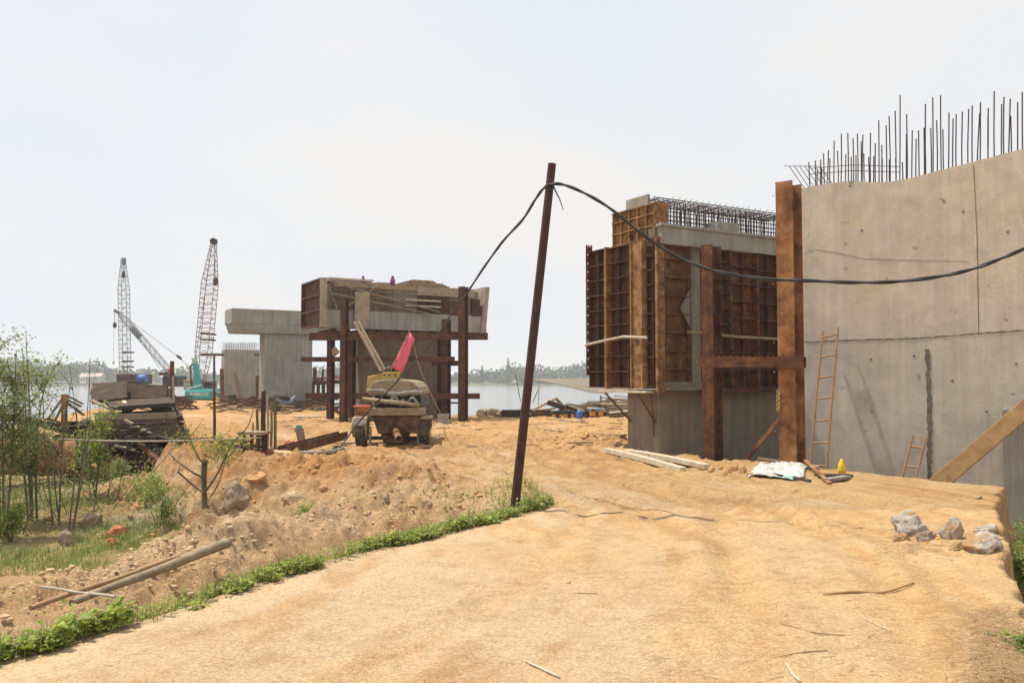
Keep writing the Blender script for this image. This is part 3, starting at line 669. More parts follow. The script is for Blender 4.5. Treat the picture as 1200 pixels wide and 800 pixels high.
a = at(866, 548, 17.6); b = at(918, 486, 17.0); mb = MB(); mb.bar(a, b, .07, .07); tag(mb.build('diagonal_strut', M['rust_orange']), 'thin rusty diagonal strut leaning up against the tallest pile', 'strut')
a2 = at(862, 552, 18.2); b2 = at(893, 522, 18.0)
mb = MB()
for i in range(9):
    c = at(911.5+1.5*(i%2), 459+i*2.6, 16.55); ax = Vector((0, 1, 0)) if i % 2 else Vector((1, 0, 0))
    pts = [c+ax*.022*math.cos(t)+ZV*.032*math.sin(t) for t in [k*math.pi/4 for k in range(9)]]; mb.tube(pts, .008, 5, False)
tag(mb.build('yellow_chain', M['yellow']), 'short yellow chain hanging on the tallest steel pile', 'chain')

# ladders
def ladder(name, TL, BL, TR, BR, rungs, r, m, label, ext):
    e = empty(name, (BL+BR)/2+ (BL-TL)*ext)
    tag(e, label, 'ladder', 'bamboo ladders against the wall')
    for t, b in ((TL, BL), (TR, BR)):
        bb = b+(b-t)*ext; n = 7
        pts = [bb.lerp(t, i/n)+Vector((random.uniform(-.006, .006), 0, 0)) for i in range(n+1)]
        MB().tube(pts, [r*(1.05-.2*i/n) for i in range(n+1)], 8).build('rail', M[m], e, smooth=True)
    for k in rungs:
        a = TL.lerp(BL, k); b = TR.lerp(BR, k); d = (b-a).normalized(); MB().tube([a-d*.03, b+d*.03], r*.72, 8).build('rung', M[m], e, smooth=True)
def lp(px, py, off): return wall_at(px, py, off)
ladder('bamboo_ladder', lp(964, 388, .10), lp(948.5, 553, .75), lp(982, 384, .10), lp(968, 553, .75), [.045, .19, .34, .49, .645, .80, .955, 1.11, 1.26], .027, 'bamboo', 'tall bamboo ladder leaning on the concrete wall beside the steel pile', .38)
ladder('bamboo_ladder', lp(1070, 510, .08), lp(1057, 560, .30), lp(1085, 512, .08), lp(1073, 561, .30), [.26, .72, 1.18, 1.64], .026, 'bamboo', 'small ladder whose top just shows above the dirt edge, near the sloping brace', 1.2)
# sloping timber brace
a = wall_at(1100, 566, 1.2); b = wall_at(1215, 468, .5); a = a+(a-b)*.35
mb = MB(); mb.bar(a, b, .30, .36, WN); tag(mb.build('timber_brace', M['timber_ochre'], bevel=.01), 'thick sloping brown timber brace propping the concrete wall at far right', 'brace')
# ------------------------------------------------------------------ leaning pole and cable
pb = gd(602, 600); pb = Vector((pb.x, 11.3, -.3)); pt = at(647, 192, 11.3)
b0 = at(603, 597, 11.3); b0.z = -.25; b0.x -= .03
sp = empty('leaning_pole', drop(b0.x, b0.y)); tag(sp, 'dark brown steel pole leaning at the roadside weeds carrying a cable', 'pole')
mb = MB(); mb.tube([b0, pt], [.062, .055], 16); mb.build('pole_shaft', M['pole'], sp, smooth=True)
mb = MB(); mb.lathe(at(606, 584, 11.23), [(.012, 0), (.012, .02)], 8, (0, -1, 0)); mb.build('bolt', M['white'], sp)
def spline(pts, n=12):
    P_ = [Vector(p) for p in pts]; P_ = [P_[0]*2-P_[1]]+P_+[P_[-1]*2-P_[-2]]; o = []
    for i in range(1, len(P_)-2):
        for k in range(n):
            t = k/n; a, b, c, d = P_[i-1:i+3]
            o.append(.5*((2*b)+(c-a)*t+(2*a-5*b+4*c-d)*t*t+(3*b-a-3*c+d)*t**3))
    o.append(P_[-2]); return o
cabp = [(374, 543, 19.6), (385, 538, 19.9), (402, 519, 20.6), (420, 495, 21.0), (437, 476, 20.4), (462, 450, 19.2), (494, 415, 17.4), (516, 388, 16.3), (530, 366, 15.4), (548, 342, 14.5), (568, 312, 13.6), (590, 282, 12.8), (612, 258, 12.0), (626, 236, 11.6), (636, 222, 11.35), (646, 216, 11.22),
        (662, 217, 11.2), (688, 228, 11.1), (716, 245, 11.0), (748, 271, 10.9), (780, 293, 10.8), (815, 310, 10.6), (850, 320, 10.4), (900, 327, 10.2), (950, 329, 10.0), (1000, 331, 9.8), (1050, 330, 9.6), (1100, 324, 9.4), (1140, 315, 9.2), (1175, 302, 9.0), (1210, 287, 8.9), (1290, 250, 8.6), (1400, 195, 8.3)]
pc = spline([at(*p) for p in cabp], 8); pc2 = []
for i, p in enumerate(pc):
    a = i*.42; k = .009; pc2.append((p+Vector((0, math.cos(a)*k, math.sin(a)*k)), p-Vector((0, math.cos(a)*k, math.sin(a)*k))))
mb = MB(); mb.tube([q[0] for q in pc2], .015, 7); mb.tube([q[1] for q in pc2], .015, 7)
tag(mb.build('power_cable', M['black_rubber'], smooth='all'), 'twisted black cable slung over the leaning pole and off to the right', 'cable')
mb = MB(); q = spline([at(*p) for p in ((648, 217, 11.2), (652, 226, 11.2), (656, 234, 11.15), (660, 246, 11.15))], 4); mb.tube(q, [.013-.0006*i for i in range(len(q))], 6)
tag(mb.build('cable_offcut', M['black_rubber']), 'loose short cable end hanging below the leaning pole top', 'cable')

# ------------------------------------------------------------------ middle pier with scaffold
def zat(py, D): return at(600, py, D).z
def pierframe(C): return lambda u, v, z: C+U*u+V*v+ZV*z
C2 = Vector((-5.15, 38.2, 0)); P2 = pierframe(C2)
pier2 = empty('formed_pier', (C2.x, C2.y, -.1)); tag(pier2, 'concrete pier whose cap is still inside timber and steel formwork', 'bridge pier')
mb = MB(); ubox(mb, -1.65, 1.65, -.75, .75, -.3, zat(388, 38)+.09, P2); mb.build('column', M['conc_brown'], pier2, bevel=.03)
zb, zm, zt = zat(388, 38), zat(368, 38), zat(336, 38)
mb = MB(); ubox(mb, -3.6, 3.6, -.95, .95, zb+.1, zt-.1, P2); mb.build('cap', M['conc_dark'], pier2)
mb = MB()
ubox(mb, -3.75, 3.95, -1.10, -.96, zb, zm, P2); mb.build('lower_form_board', M['conc_pale'], pier2)
for u0, u1, m in ((-3.3, -2.6, 'conc_brown'), (-2.58, -1.9, 'conc_dark'), (-1.88, -.6, 'conc_brown'), (-.58, .5, 'conc_dark'), (.52, 1.6, 'wood_dark'), (1.62, 2.05, 'rust_dark')):  # upper band coloured darker, standing for the shade of a recess
    mb = MB(); ubox(mb, u0, u1, -1.03, -.97, zm, zt-.15, P2)
    for k in range(3): ubox(mb, u0, u1, -1.09, -1.031, zm+.15+k*.32, zm+.2+k*.32, P2)
    mb.build('form_panel', M[m], pier2)
mb = MB(); ubox(mb, .5, 3.3, -1.10, -.97, zt-.42, zt-.02, P2); mb.build('upper_form_board', M['ply'], pier2)
mb = MB(); ubox(mb, -3.3, .48, -1.08, -.97, zt-.24, zt-.02, P2); mb.build('upper_form_board', M['wood'], pier2)
for k in (0, 1):
    mb = MB(); ubox(mb, -.1, 1.6, -1.16, -1.1, zm+.28+k*.26, zm+.35+k*.26, P2); mb.build('batten', M['wood_pale'], pier2)
mb = MB(); ubox(mb, 2.06, 2.78, -1.12, -.98, zm-.02, zm+.6, P2); mb.build('rust_panel', M['rust'], pier2)
mb = MB(); ubox(mb, 3.2, 3.6, -1.12, -.98, zm-.02, zm+.75, P2); mb.build('rust_panel', M['rust_dark'], pier2)
mb = MB(); mb.hexa([P2(3.62,-1.2,zb-.03), P2(3.92,-1.1,zb-.03), P2(3.92,1.0,zb-.03), P2(3.62,1,zb-.03), P2(3.86,-1.2,zt+.12), P2(4.12,-1.1,zt+.12), P2(4.12,1,zt+.12), P2(3.86,1,zt+.12)]); mb.build('end_form', M['ply'], pier2)
mb = MB()      # ribbed left end
zl0, zl1 = zat(384, 36.3), zat(330, 36.3)
mb = MB(); ubox(mb, -3.86, -3.80, -1.35, 1.2, zl0, zl1, P2)
for k in range(4): ubox(mb, -4.02, -3.861, -1.35, 1.2, lerp(zl0, zl1-.06, k/3), lerp(zl0, zl1-.06, k/3)+.06, P2)
ubox(mb, -4.02, -3.861, -1.42, -1.351, zl0, zl1, P2); ubox(mb, -4.02, -3.861, 1.15, 1.2, zl0, zl1, P2); mb.build('end_form', M['rust_dark'], pier2)
mb = MB(); ubox(mb, -4.0, -3.72, -1.50, -1.421, zl0-.05, zl1+.02, P2); mb.build('end_post', M['ply'], pier2)
for (a, b, w_) in (((-3.5, zt-.1), (1.5, zm+.08), .08), ((-3.5, zt-.55), (1.0, zm+.0), .07), ((-1.4, zt-.1), (-2.9, zm+.05), .07), ((-3.6, zt-.35), (-3.2, zm+.0), .09)):
    mb = MB(); mb.bar(P2(a[0], -1.28, a[1]), P2(b[0], -1.24, b[1]), w_, .04); mb.build('diagonal_batten', M['wood'], pier2)
mb = MB(); ubox(mb, -2.45, -1.8, -1.33, -1.27, zb+.0, zt-.45, P2); mb.build('upright_board', M['ply'], pier2)
for k in range(5):
    z0 = zt+.0+k*.055; a = random.uniform(-.1, .12)
    mb = MB(); ubox(mb, -.15+a+k*.12, 2.0-k*.16+a, -1.1+.02*k, .9, z0, z0+.045, P2); tag(mb.build('top_plank', M['wood']), '%s weathered board of the layers stacked on the formwork pier cap' % ('bottom', 'second', 'third', 'fourth', 'top')[k] if k not in () else None, 'board', 'boards stacked on the pier cap')
mb = MB(); ubox(mb, -3.55, -1.55, -1.15, .5, zt+.06, zt+.13, P2); ubox(mb, -3.55, -1.6, -1.0, .4, zt-.018, zt+.058, P2); tag(mb.build('white_board', M['white_sheet']), 'long white board lying on the left end of the formwork cap', 'board')
mb = MB(); mb.lathe(P2(-.75, -.3, zt-.02), [(.8, 0), (.7, .10), (.4, .15), (.1, .17)], 16, (0,0,1), (1, .5)); tag(mb.build('cloth_heap', M['tarp_brown'], smooth='all'), 'low brown cloth heap on the formwork cap between the purple jugs', 'cloth')
for px, lb in ((425.5, 'left'), (460, 'right')):
    c = at(px, 335.5, 36.4); c.z += .06; e = empty('water_jug', c); tag(e, '%s one of two purple jugs standing on the formwork cap' % lb, 'jug', 'purple jugs on the pier cap')
    s_ = 1.0 if px < 430 else 1.15
    MB().lathe(c, [(.07*s_, 0), (.095*s_, .03), (.10*s_, .16), (.08*s_, .25), (.05*s_, .30), (.045*s_, .33)], 16).build('jug_body', M['purple'], e, smooth='all')
    MB().lathe(c+ZV*.331, [(.055*s_, 0), (.055*s_, .05), (.03*s_, .06)], 12).build('lid', M['purple'], e, smooth='all')
# scaffold piles
def spile(px, pt_, D, w, label):
    t = at(px, pt_, D); b = Vector((t.x, D, -.6)); mb = MB(); mb.hbeam(b, t, w, w, .03, (-.5, -.866, 0)); tag(mb.build('scaffold_pile', M['rust_dark']), label, 'steel pile', 'scaffold piles round the middle pier')
spile(388, 391, 36.0, .24, 'leftmost dark steel pile under the formwork cap')
spile(404, 350, 34.6, .25, 'dark pile left of the tan pump that rises past the cap bottom')
spile(413, 394, 37.4, .24, 'dark pile just left of the middle pier column')
spile(515, 392, 38.8, .22, 'dark pile nearest the right side of the middle pier column')
spile(523, 374, 36.8, .30, 'dark pile right of the column, ending at the cap bottom')
spile(543, 336, 36.2, .31, 'rightmost dark pile, rising to the top of the formwork cap')
def walr(p, q, h, label, m='rust_dark'):
    mb = MB(); a, b = at(*p), at(*q); mb.hbeam(a, b, h, h, .022, (b-a).cross(ZV).normalized()); tag(mb.build('scaffold_beam', M[m]), label, 'steel beam', 'scaffold beams round the middle pier')
walr((362, 394.5, 35.2), (571, 394, 36.9), .30, 'front upper scaffold beam right under the formwork cap')
walr((372, 392.5, 37.6), (566, 391.5, 39.9), .26, 'rear upper scaffold beam under the formwork cap')
walr((353, 421, 35.6), (533, 420.5, 36.1), .20, 'middle height scaffold beam crossing the pier column')
walr((507, 425.5, 37.4), (543, 425.5, 36.7), .22, 'short scaffold beam between the right hand piles')
walr((358, 463.5, 35.4), (562, 464, 36.5), .24, 'lowest scaffold beam, just above the ground and water')
walr((515, 471.5, 40), (546, 472, 40), .08, 'thin low bar between the right hand piles')
for i, u in enumerate([-3.3, -2.7, -2.1, -1.3, -.4, .5, 1.3, 2.0, 2.6, 3.3]):
    mb = MB(); ubox(mb, u, u+.2, -.9, .9, zb-.22, zb-.02, P2); mb.build('bearing_block', M['rust_dark'], pier2)
c = at(392, 412, 35.3); mb = MB(); mb.lathe(c, [(.21, 0), (.19, .02), (.1, .14), (.01, .24)], 18, (.95, -.3, -.1)); tag(mb.build('cone_hat', M['straw'], smooth='all'), 'small tan cone shaped hat hanging on the scaffold left of the pump', 'hat')

# ------------------------------------------------------------------ finished pier and pier stub beyond
C3 = Vector((-14.6, 55, 0)); P3 = pierframe(C3)
p3 = empty('finished_pier', (C3.x, C3.y, -.1)); tag(p3, 'bare finished grey concrete pier with a hammerhead cap', 'bridge pier')
z1, z2, z3 = zat(392, 55), zat(382, 55), zat(365, 55)
mb = MB(); ubox(mb, -1.5, 1.55, -.7, .7, -.3, z1, P3); mb.build('column', M['conc'], p3, bevel=.03)
mb = MB(); mb.hexa([P3(-3.4,-.95,z1),P3(3.5,-.95,z1),P3(3.5,.95,z1),P3(-3.4,.95,z1),P3(-3.55,-1.05,z2),P3(3.65,-1.05,z2),P3(3.65,1.05,z2),P3(-3.55,1.05,z2)]); ubox(mb, -3.62, 3.7, -1.0, 1.0, z2+.001, z3, P3); mb.build('cap', M['conc'], p3, bevel=.02)
mb = MB(); ubox(mb, -2.35, -1.8, -1.03, -.9, z2+.03, z3-.3, P3); mb.build('bracket_block', M['conc_pale'], p3)
mb = MB(); ubox(mb, -1.35, -.2, -.73, -.7, .0, 1.1, P3); mb.build('render_patch', M['conc_pale'], p3)
C4 = Vector((-23.4, 73.5, 0)); P4 = pierframe(C4)
p4 = empty('pier_stub', (C4.x, C4.y, -.1)); tag(p4, 'short grey pier stub with rod ends sticking out of its top', 'bridge pier')
z4 = zat(410, 73.5)
mb = MB(); ubox(mb, -1.45, 1.45, -.7, .7, -.4, z4, P4); mb.build('column', M['conc'], p4, bevel=.03)
for i in range(19):
    for v in (-.6, .6):
        u = -1.35+i*.15; MB().tube([P4(u, v, z4-.05), P4(u+random.uniform(-.02, .02), v, z4+.62+random.uniform(-.05, .06))], .028, 5).build('rod_end', M['lattice_pale'], p4)
def bar1(name, p, q, w, m, label, cat, h=None):
    mb = MB(); mb.bar(at(*p), at(*q), w, h or w); return tag(mb.build(name, M[m]), label, cat)
bar1('steel_beam', (235, 415.5, 72), (262.5, 415.5, 72), .2, 'rust_dark', 'dark beam end sticking out left of the pier stub', 'steel beam')
bar1('steel_beam', (299, 415.5, 72), (313, 415.5, 71), .2, 'rust_dark', 'dark beam end between the pier stub and the finished pier', 'steel beam')
bar1('steel_prop', (251, 417, 71), (251, 472, 71), .14, 'rust_dark', 'thin dark upright prop left of the pier stub', 'prop')
bar1('steel_prop', (275.5, 437, 69), (283, 470, 67), .22, 'rust_dark', 'dark prop leaning on the front of the pier stub', 'prop')
bar1('steel_prop', (260, 432, 70), (260.5, 466, 70), .25, 'rust', 'rusty upright prop touching the left side of the pier stub', 'prop')
bar1('steel_prop', (301.5, 440, 66), (302, 466, 66), .22, 'rust_dark', 'dark upright prop just right of the pier stub', 'prop')
bar1('steel_prop', (308.5, 436, 64), (308.5, 466, 64), .16, 'rust_dark', 'thin dark prop touching the finished pier column', 'prop')
# trestle beyond, between the two piers
tr = empty('steel_trestle', at(378, 474, 58)); tag(tr, 'small dark steel trestle deck with red rail in the water beyond', 'trestle')
for px in (367, 373, 379, 385): 
    mb = MB(); t = at(px, 448, 58); mb.bar(t, Vector((t.x, t.y, -1.3)), .2, .2); mb.build('post', M['rust_dark'], tr)
mb = MB(); mb.bar(at(362, 449, 58), at(400, 447, 59), .3, .25); mb.build('deck_beam', M['rust_dark'], tr)
mb = MB(); mb.bar(at(364, 443.5, 58), at(400, 442, 59), .12, .12); mb.bar(at(364, 447, 58.2), at(396, 440, 58.6), .12, .12); mb.build('rail', M['red_net'], tr)
mb = MB(); mb.bar(at(379, 432, 58), at(377, 449, 58), .12, .12); mb.bar(at(369, 431, 58), at(369, 449, 58), .2, .2); mb.build('upright', M['rust_dark'], tr)

# ------------------------------------------------------------------ towed concrete pump
TD = 21.6
def T(px, py, dy=0.0): return at(px, py, TD+dy)
pump = empty('concrete_pump', drop(T(461, 524).x, TD+1.4)); tag(pump, 'muddy tan towed concrete pump with yellow boom, rear facing the road', 'pump')
tyc = []
for px, z in ((422, 0), (497, 0)):
    c = T(px, 514); gz = TZ(c.x, c.y); 
    for dy in (.2, ):
        cc = Vector((c.x, c.y+dy, gz+.30)); e = MB()
        e.lathe(cc-Vector((.12, 0, 0)), [(.19, 0), (.27, .0), (.30, .03), (.31, .07), (.31, .17), (.30, .21), (.27, .24), (.19, .24)], 28, (1, 0, 0)); wh = e.build('wheel', M['tyre'], pump, smooth=True)
        MB().lathe(cc-Vector((.125, 0, 0)), [(.06, -.01), (.17, 0), (.18, .03), (.18, .22), (.17, .25), (.06, .26)], 20, (1, 0, 0)).build('rim', M['mud_grey'], wh, smooth=True)
        tr_ = MB()
        for k in range(26):
            a = k*2*math.pi/26; tr_.box(cc+Vector((0, math.cos(a)*.312, math.sin(a)*.312)), (.20, .035, .012), M=Matrix.Rotation(a-math.pi/2, 3, 'X'))
        tr_.build('tread', M['tyre'], wh)
mbx = MB(); cx_ = T(461, 500).x; zc = lambda py: T(461, py).z
# chassis: tapered rusty box
def rearbox(l, r, t, b, y0, y1, l2=None, r2=None, l3=None):
    return [Vector((T(l2 or l, b).x, y0, zc(b))), Vector((T(r2 or r, b).x, y0, zc(b))), Vector((T(r2 or r, b).x, y1, zc(b))), Vector((T(l2 or l, b).x, y1, zc(b))), Vector((T(l, t).x, y0, zc(t))), Vector((T(r, t).x, y0, zc(t))), Vector((T(r, t).x, y1, zc(t))), Vector((T(l, t).x, y1, zc(t)))]
MB().hexa(rearbox(436, 494, 487, 508, TD, TD+2.6, 443, 492)).build('hopper', M['mud_rust'], pump, bevel=.015)
MB().hexa(rearbox(445, 476, 508.2, 520, TD+.1, TD+1.0, 449, 473)).build('hopper_sump', M['mud_rust'], pump, bevel=.02)
MB().hexa(rearbox(433.5, 495, 478, 486.6, TD-.06, TD+.9)).build('hopper_lid', M['mud_tan'], pump, bevel=.015)
MB().hexa(rearbox(437, 492, 463, 477.8, TD+.25, TD+2.6)).build('engine_bay', M['dark_metal'], pump, bevel=.02)
for k, (a, b, pa, pb_) in enumerate(((440, 452, 474, 472), (456, 470, 470, 475), (468, 476, 473, 472), (478, 490, 470, 474))):
    MB().tube(spline([T(a, pa, .12), T((a+b)/2, pa-4, .0), T(b, pb_, .1)], 5), .035, 8).build('hose', M['grey_sheet' if k % 2 else 'mud_grey'], pump, smooth=True)
# hood with rounded shoulders
def hood():
    prof = [(432, 463), (432, 458), (434, 451), (438, 447), (444, 445), (460, 444), (476, 445), (484, 447.5), (489, 453), (491, 458), (491, 463)]
    mb = MB(); mb.prism([T(px, py, .1) for px, py in prof], Vector((0, 2.6, 0))); return mb
hood().build('hood', M['mud_tan'], pump, bevel=.03)
MB().hexa(rearbox(429.5, 436, 438.5, 480, TD+.9, TD+2.4)).build('side_cowl', M['yellow'], pump, bevel=.03)
pl = MB(); pl.hexa([T(447, 443.8, .3), T(472, 443.8, .3), T(472, 443.8, .9), T(447, 443.8, .9), T(449, 435.5, .3), T(469, 435.5, .3), T(469, 435.5, .9), T(449, 435.5, .9)]).build('boom_pedestal', M['yellow'], pump, bevel=.01)
mb = MB()
for px in (450.5, 456.5, 463, 469): mb.lathe(T(px, 439.5, .299), [(.022, 0), (.022, .01)], 10, (0, -1, 0))
mb.build('hole', M['dark_metal'], pump)
MB().lathe(T(457.5, 436, .6)-Vector((0, 0, 0)), [(.15, 0), (.15, .06), (.11, .13), (.04, .17)], 16).build('air_filter', M['dark_metal'], pump, smooth='all')
MB().hexa([T(429, 461, .8), T(448, 452, .8), T(448, 452, 1.2), T(429, 461, 1.2), T(431, 441, .8), T(449, 437, .8), T(449, 437, 1.2), T(431, 441, 1.2)]).build('boom_base', M['yellow'], pump, bevel=.02)
# boom of two rails with cross pieces
bm_ = MB(); bm_.bar(T(446, 434, .5), T(415, 377, 1.3), .05, .05); bm_.build('boom_rail', M['wood'], pump)
bm_ = MB(); bm_.bar(T(451, 433, .5), T(419.5, 376, 1.3), .05, .05); bm_.build('boom_rail', M['wood'], pump)
bm_ = MB(); bm_.bar(T(448.5, 434.5, .55), T(423, 388, 1.15), .10, .015, (0, 1, 0)); bm_.build('boom_chute', M['wood'], pump)
# roll of tarp and pipe lying across the back
mb = MB(); mb.tube(spline([T(430, 457.5, -.1), T(445, 458, -.12), T(458, 462, -.1), T(472, 461.5, -.1), T(485, 460, -.1), T(496, 461, -.05)], 5), [.035+.03*math.sin(min(1, i/10)*1.5)+.012*math.sin(i*1.3) for i in range(26)], 10)
tag(mb.build('cloth_roll', M['mud_grey'], smooth='all'), 'sagging grey cloth roll lying across the back of the pump', 'cloth roll')
mb = MB(); mb.tube([T(425, 467, -.2), T(460, 471, -.2), T(492, 475, -.2)], [.045, .05, .055], 12); tag(mb.build('wooden_log', M['mud_tan'], smooth='all'), 'straight mud grey log laid across the back of the pump', 'log')
# outlet
MB().lathe(T(466, 506, .0), [(.16, .0), (.16, -.06), (.11, -.061), (.11, -.1)][::-1], 20, (0, 1, 0)).build('outlet_flange', M['rust_dark'], pump, smooth=True)
MB().pipe(T(464, 505, -.1), T(467.5, 514, -.55), .085, .012).build('outlet_pipe', M['rust_ochre'], pump, smooth=True)
MB().lathe(T(464.3, 507, -.14), [(.10, 0), (.10, -.05)], 18, (0, 1, 0.25)).build('clamp', M['rust'], pump)
# mudguards, brackets
mb = MB(); mb.lathe(T(424, 500, .25)-Vector((.22, 0, 0)), [(.25, 0), (.27, .02), (.27, .36), (.25, .38)], 20, (1, 0, 0), (1, 1)); mb.build('side_tank', M['mud_tan'], pump, smooth=True)
MB().hexa(rearbox(492, 504, 488, 491, TD+.0, TD+.8)).build('mudguard', M['mud_tan'], pump, bevel=.01)
MB().hexa(rearbox(494, 504.5, 491.2, 502, TD+.02, TD+.5, 495, 504)).build('mud_flap', M['rust_dark'], pump)
MB().bar(T(426, 513, .35), T(495, 513, .35), .09, .09).build('axle', M['dark_metal'], pump)
for px in (434, 490): MB().bar(T(px, 500, .1), T(px, 519, .12), .06, .06).build('stand_leg', M['mud_grey'], pump)
mb = MB()
for k in range(5):
    c = T(419+k*1.2, 493+(k%2), .0); mb.tube([c+Vector((math.cos(t)*.11, math.sin(t)*.04, math.sin(t)*.09)) for t in [j*math.pi/6 for j in range(13)]], .016, 6)
tag(mb.build('rope_coil', M['rope'], smooth='all'), 'pale rope coil on the left corner of the pump', 'rope')
# pink flag
FDp = TD-.0
fl = empty('pink_flag', at(463, 432, FDp+.4)); tag(fl, 'pink cloth flag on a stick standing on the pump', 'flag')
q = [at(458.5, 430.5, FDp+.4), at(472, 436.5, FDp+.35), at(486, 397, FDp+.3), at(480, 389, FDp+.35)]
mb = MB(); n = 10; m_ = 6; vs = []
for i in range(n+1):
    for j in range(m_+1):
        a = q[0].lerp(q[3], i/n); b = q[1].lerp(q[2], i/n); vs.append(a.lerp(b, j/m_)+Vector((0, .04*math.sin(i*.9+j*.8), .012*math.sin(j*2.2+i))))
fs = [(i*(m_+1)+j, i*(m_+1)+j+1, (i+1)*(m_+1)+j+1, (i+1)*(m_+1)+j) for i in range(n) for j in range(m_)]
mb.add(vs, fs); o = mb.build('flag_cloth', M['pink'], fl, smooth='all', fixn=False); sm = o.modifiers.new('t', 'SOLIDIFY'); sm.thickness = .006
MB().tube([at(458, 434, FDp+.42), at(480.5, 386, FDp+.37)], .012, 6).build('stick', M['wood'], fl)
mb = MB(); mb.tube(spline([at(484, 398, FDp+.32), at(490, 425, 24), at(502, 455, 28), at(516, 484, 33)], 6), .012, 5); tag(mb.build('guy_rope', M['rope']), 'thin straight rope from the pink flag down to the bucket', 'rope')
bk_ = on(519.5, 497); bk_ = Vector((at(519.5, 497, 33.2).x, 33.2, TZ(at(519.5, 497, 33.2).x, 33.2)))
e = empty('bucket', bk_); tag(e, 'rusty whitish bucket standing by the water behind the pump', 'bucket')
MB().lathe(bk_, [(.19, -.02), (.22, .38), (.23, .40), (.21, .41), (.17, .08)], 18).build('bucket_body', M['conc_pale'], e, smooth=True)
MB().tube([bk_+Vector((.22*math.cos(t), 0, .39+.1*math.sin(t))) for t in [k*math.pi/8 for k in range(9)]], .008, 5).build('handle', M['rust'], e)
c = at(424, 478, 30.5); MB()
e = empty('orange_bin', Vector((c.x, c.y, TZ(c.x, c.y)))); tag(e, 'orange and brown bin half hidden left of the pump', 'bin')
z0 = e.location.z; MB().hexa([Vector((c.x+sx*.2, c.y+sy*.2, z0)) for sx, sy in ((-1,-1),(1,-1),(1,1),(-1,1))]+[Vector((c.x+sx*.24, c.y+sy*.24, z0+.7)) for sx, sy in ((-1,-1),(1,-1),(1,1),(-1,1))]).build('bin_body', M['rust_orange'], e, bevel=.02)
MB().box((c.x, c.y, z0+.74), (.54, .54, .07)).build('lid', M['red_net'], e, bevel=.02)
# ------------------------------------------------------------------ cranes
def lattice(a, b, w, taper0, taper1, m, r=.05, cells=24, wend=.25, name='lattice_boom', parent=None, wstart=.3):
    a, b = Vector(a), Vector(b); d = (b-a).normalized(); L_ = (b-a).length; x = d.cross(Vector((0, 1, 0))).normalized(); y = d.cross(x)
    def wd(t):
        k = 1
        if t < taper0: k = lerp(wstart, 1, t/taper0)
        if t > 1-taper1: k = min(k, lerp(wend, 1, (1-t)/taper1))
        return w*k/2
    def pt(t, sx, sy): return a+d*(L_*t)+x*sx*wd(t)+y*sy*wd(t)
    mb = MB(); ts = [i/cells for i in range(cells+1)]
    for sx, sy in ((-1,-1),(1,-1),(1,1),(-1,1)): mb.tube([pt(t, sx, sy) for t in ts], r, 5)
    for i in range(cells):
        for (p, q) in (((-1,-1),(1,-1)), ((1,-1),(1,1)), ((1,1),(-1,1)), ((-1,1),(-1,-1))):
            if i % 2: p, q = q, p
            mb.tube([pt(ts[i], *p), pt(ts[i+1], *q)], r*.55, 4); mb.tube([pt(ts[i], *p), pt(ts[i], *q)], r*.5, 4)
    return mb.build(name, m, parent), pt
# crawler crane with the tall leaning boom
cr = empty('crawler_crane', Vector((at(232, 475, 74).x, 74, -.1))); tag(cr, 'teal crawler crane with tall leaning lattice boom, its counterweight facing the camera', 'crane')
Z = lambda py, D=74: at(600, py, D).z
def fbox(l, r, t, b, D, dep, name, m, par, bev=.0):
    mb = MB(); x0, x1 = at(l, t, D).x, at(r, t, D).x; z0, z1 = at(600, b, D).z, at(600, t, D).z
    mb.hexa([(x0, D, z0), (x1, D, z0), (x1, D+dep, z0), (x0, D+dep, z0), (x0, D, z1), (x1, D, z1), (x1, D+dep, z1), (x0, D+dep, z1)]); return mb.build(name, M[m], par, bevel=bev)
fbox(216, 248, 457, 468, 74, 1.3, 'counterweight', 'teal', cr, .12)
fbox(218, 246, 455, 466, 75.4, 3.2, 'machine_deck', 'teal', cr, .05)
fbox(215, 228.5, 446.5, 456.9, 75.5, 2.0, 'cab', 'lattice_pale', cr, .06)
fbox(214.5, 229, 445, 446.3, 75.4, 2.1, 'cab_roof', 'yellow', cr, .02)
for l, r in ((213, 222), (240, 250)): 
    o = fbox(l, r, 468.5, 476, 73.8, 4.5, 'crawler_track', 'rust_dark', cr, .15)
fbox(222, 240, 469, 474, 75, 2.6, 'undercarriage', 'dark_metal', cr)
fbox(238, 247, 447, 456.5, 76, 1.6, 'winch_housing', 'rust_dark', cr, .05)
mb = MB()
gp = [at(231.5, 459, 75.2), at(231, 440, 75.2), at(229, 426, 75.2), at(227.5, 419, 75.2)]
for p, q, w_, m in ((gp[0], gp[1], .52, 'teal'), (gp[1], gp[2], .42, 'teal'), (gp[2], gp[3], .34, 'teal_pale')):
    mb = MB(); mb.bar(p, q, w_, .4); mb.build('gantry_leg', M[m], cr, bevel=.03)
mb = MB(); mb.bar(at(224.5, 457, 75.4), at(223, 430, 75.4), .12, .12); mb.bar(at(223, 430, 75.4), at(228, 423, 75.3), .12, .12); mb.build('gantry_stay', M['rust'], cr)
MB().bar(at(219, 455.5, 75), at(236, 451, 75), .14, .14).build('handrail', M['white'], cr)
o, pt_ = lattice(at(235, 452, 77), at(250.5, 283, 77), 1.15, .22, .30, M['lattice_rust'], .032, 30, .3, 'lattice_boom', cr, .45)
for t in (.32, .36):
    c = pt_(t, -1, -1); MB().bar(pt_(t, -1.35, -1), pt_(t, 1.15, -1), .12, .16).build('boom_joint', M['rust'], cr)
MB().lathe(at(250.5, 283, 77)-Vector((0, .2, 0)), [(.3, 0), (.3, .4)], 14, (0, 1, 0)).build('sheave', M['dark_metal'], cr)
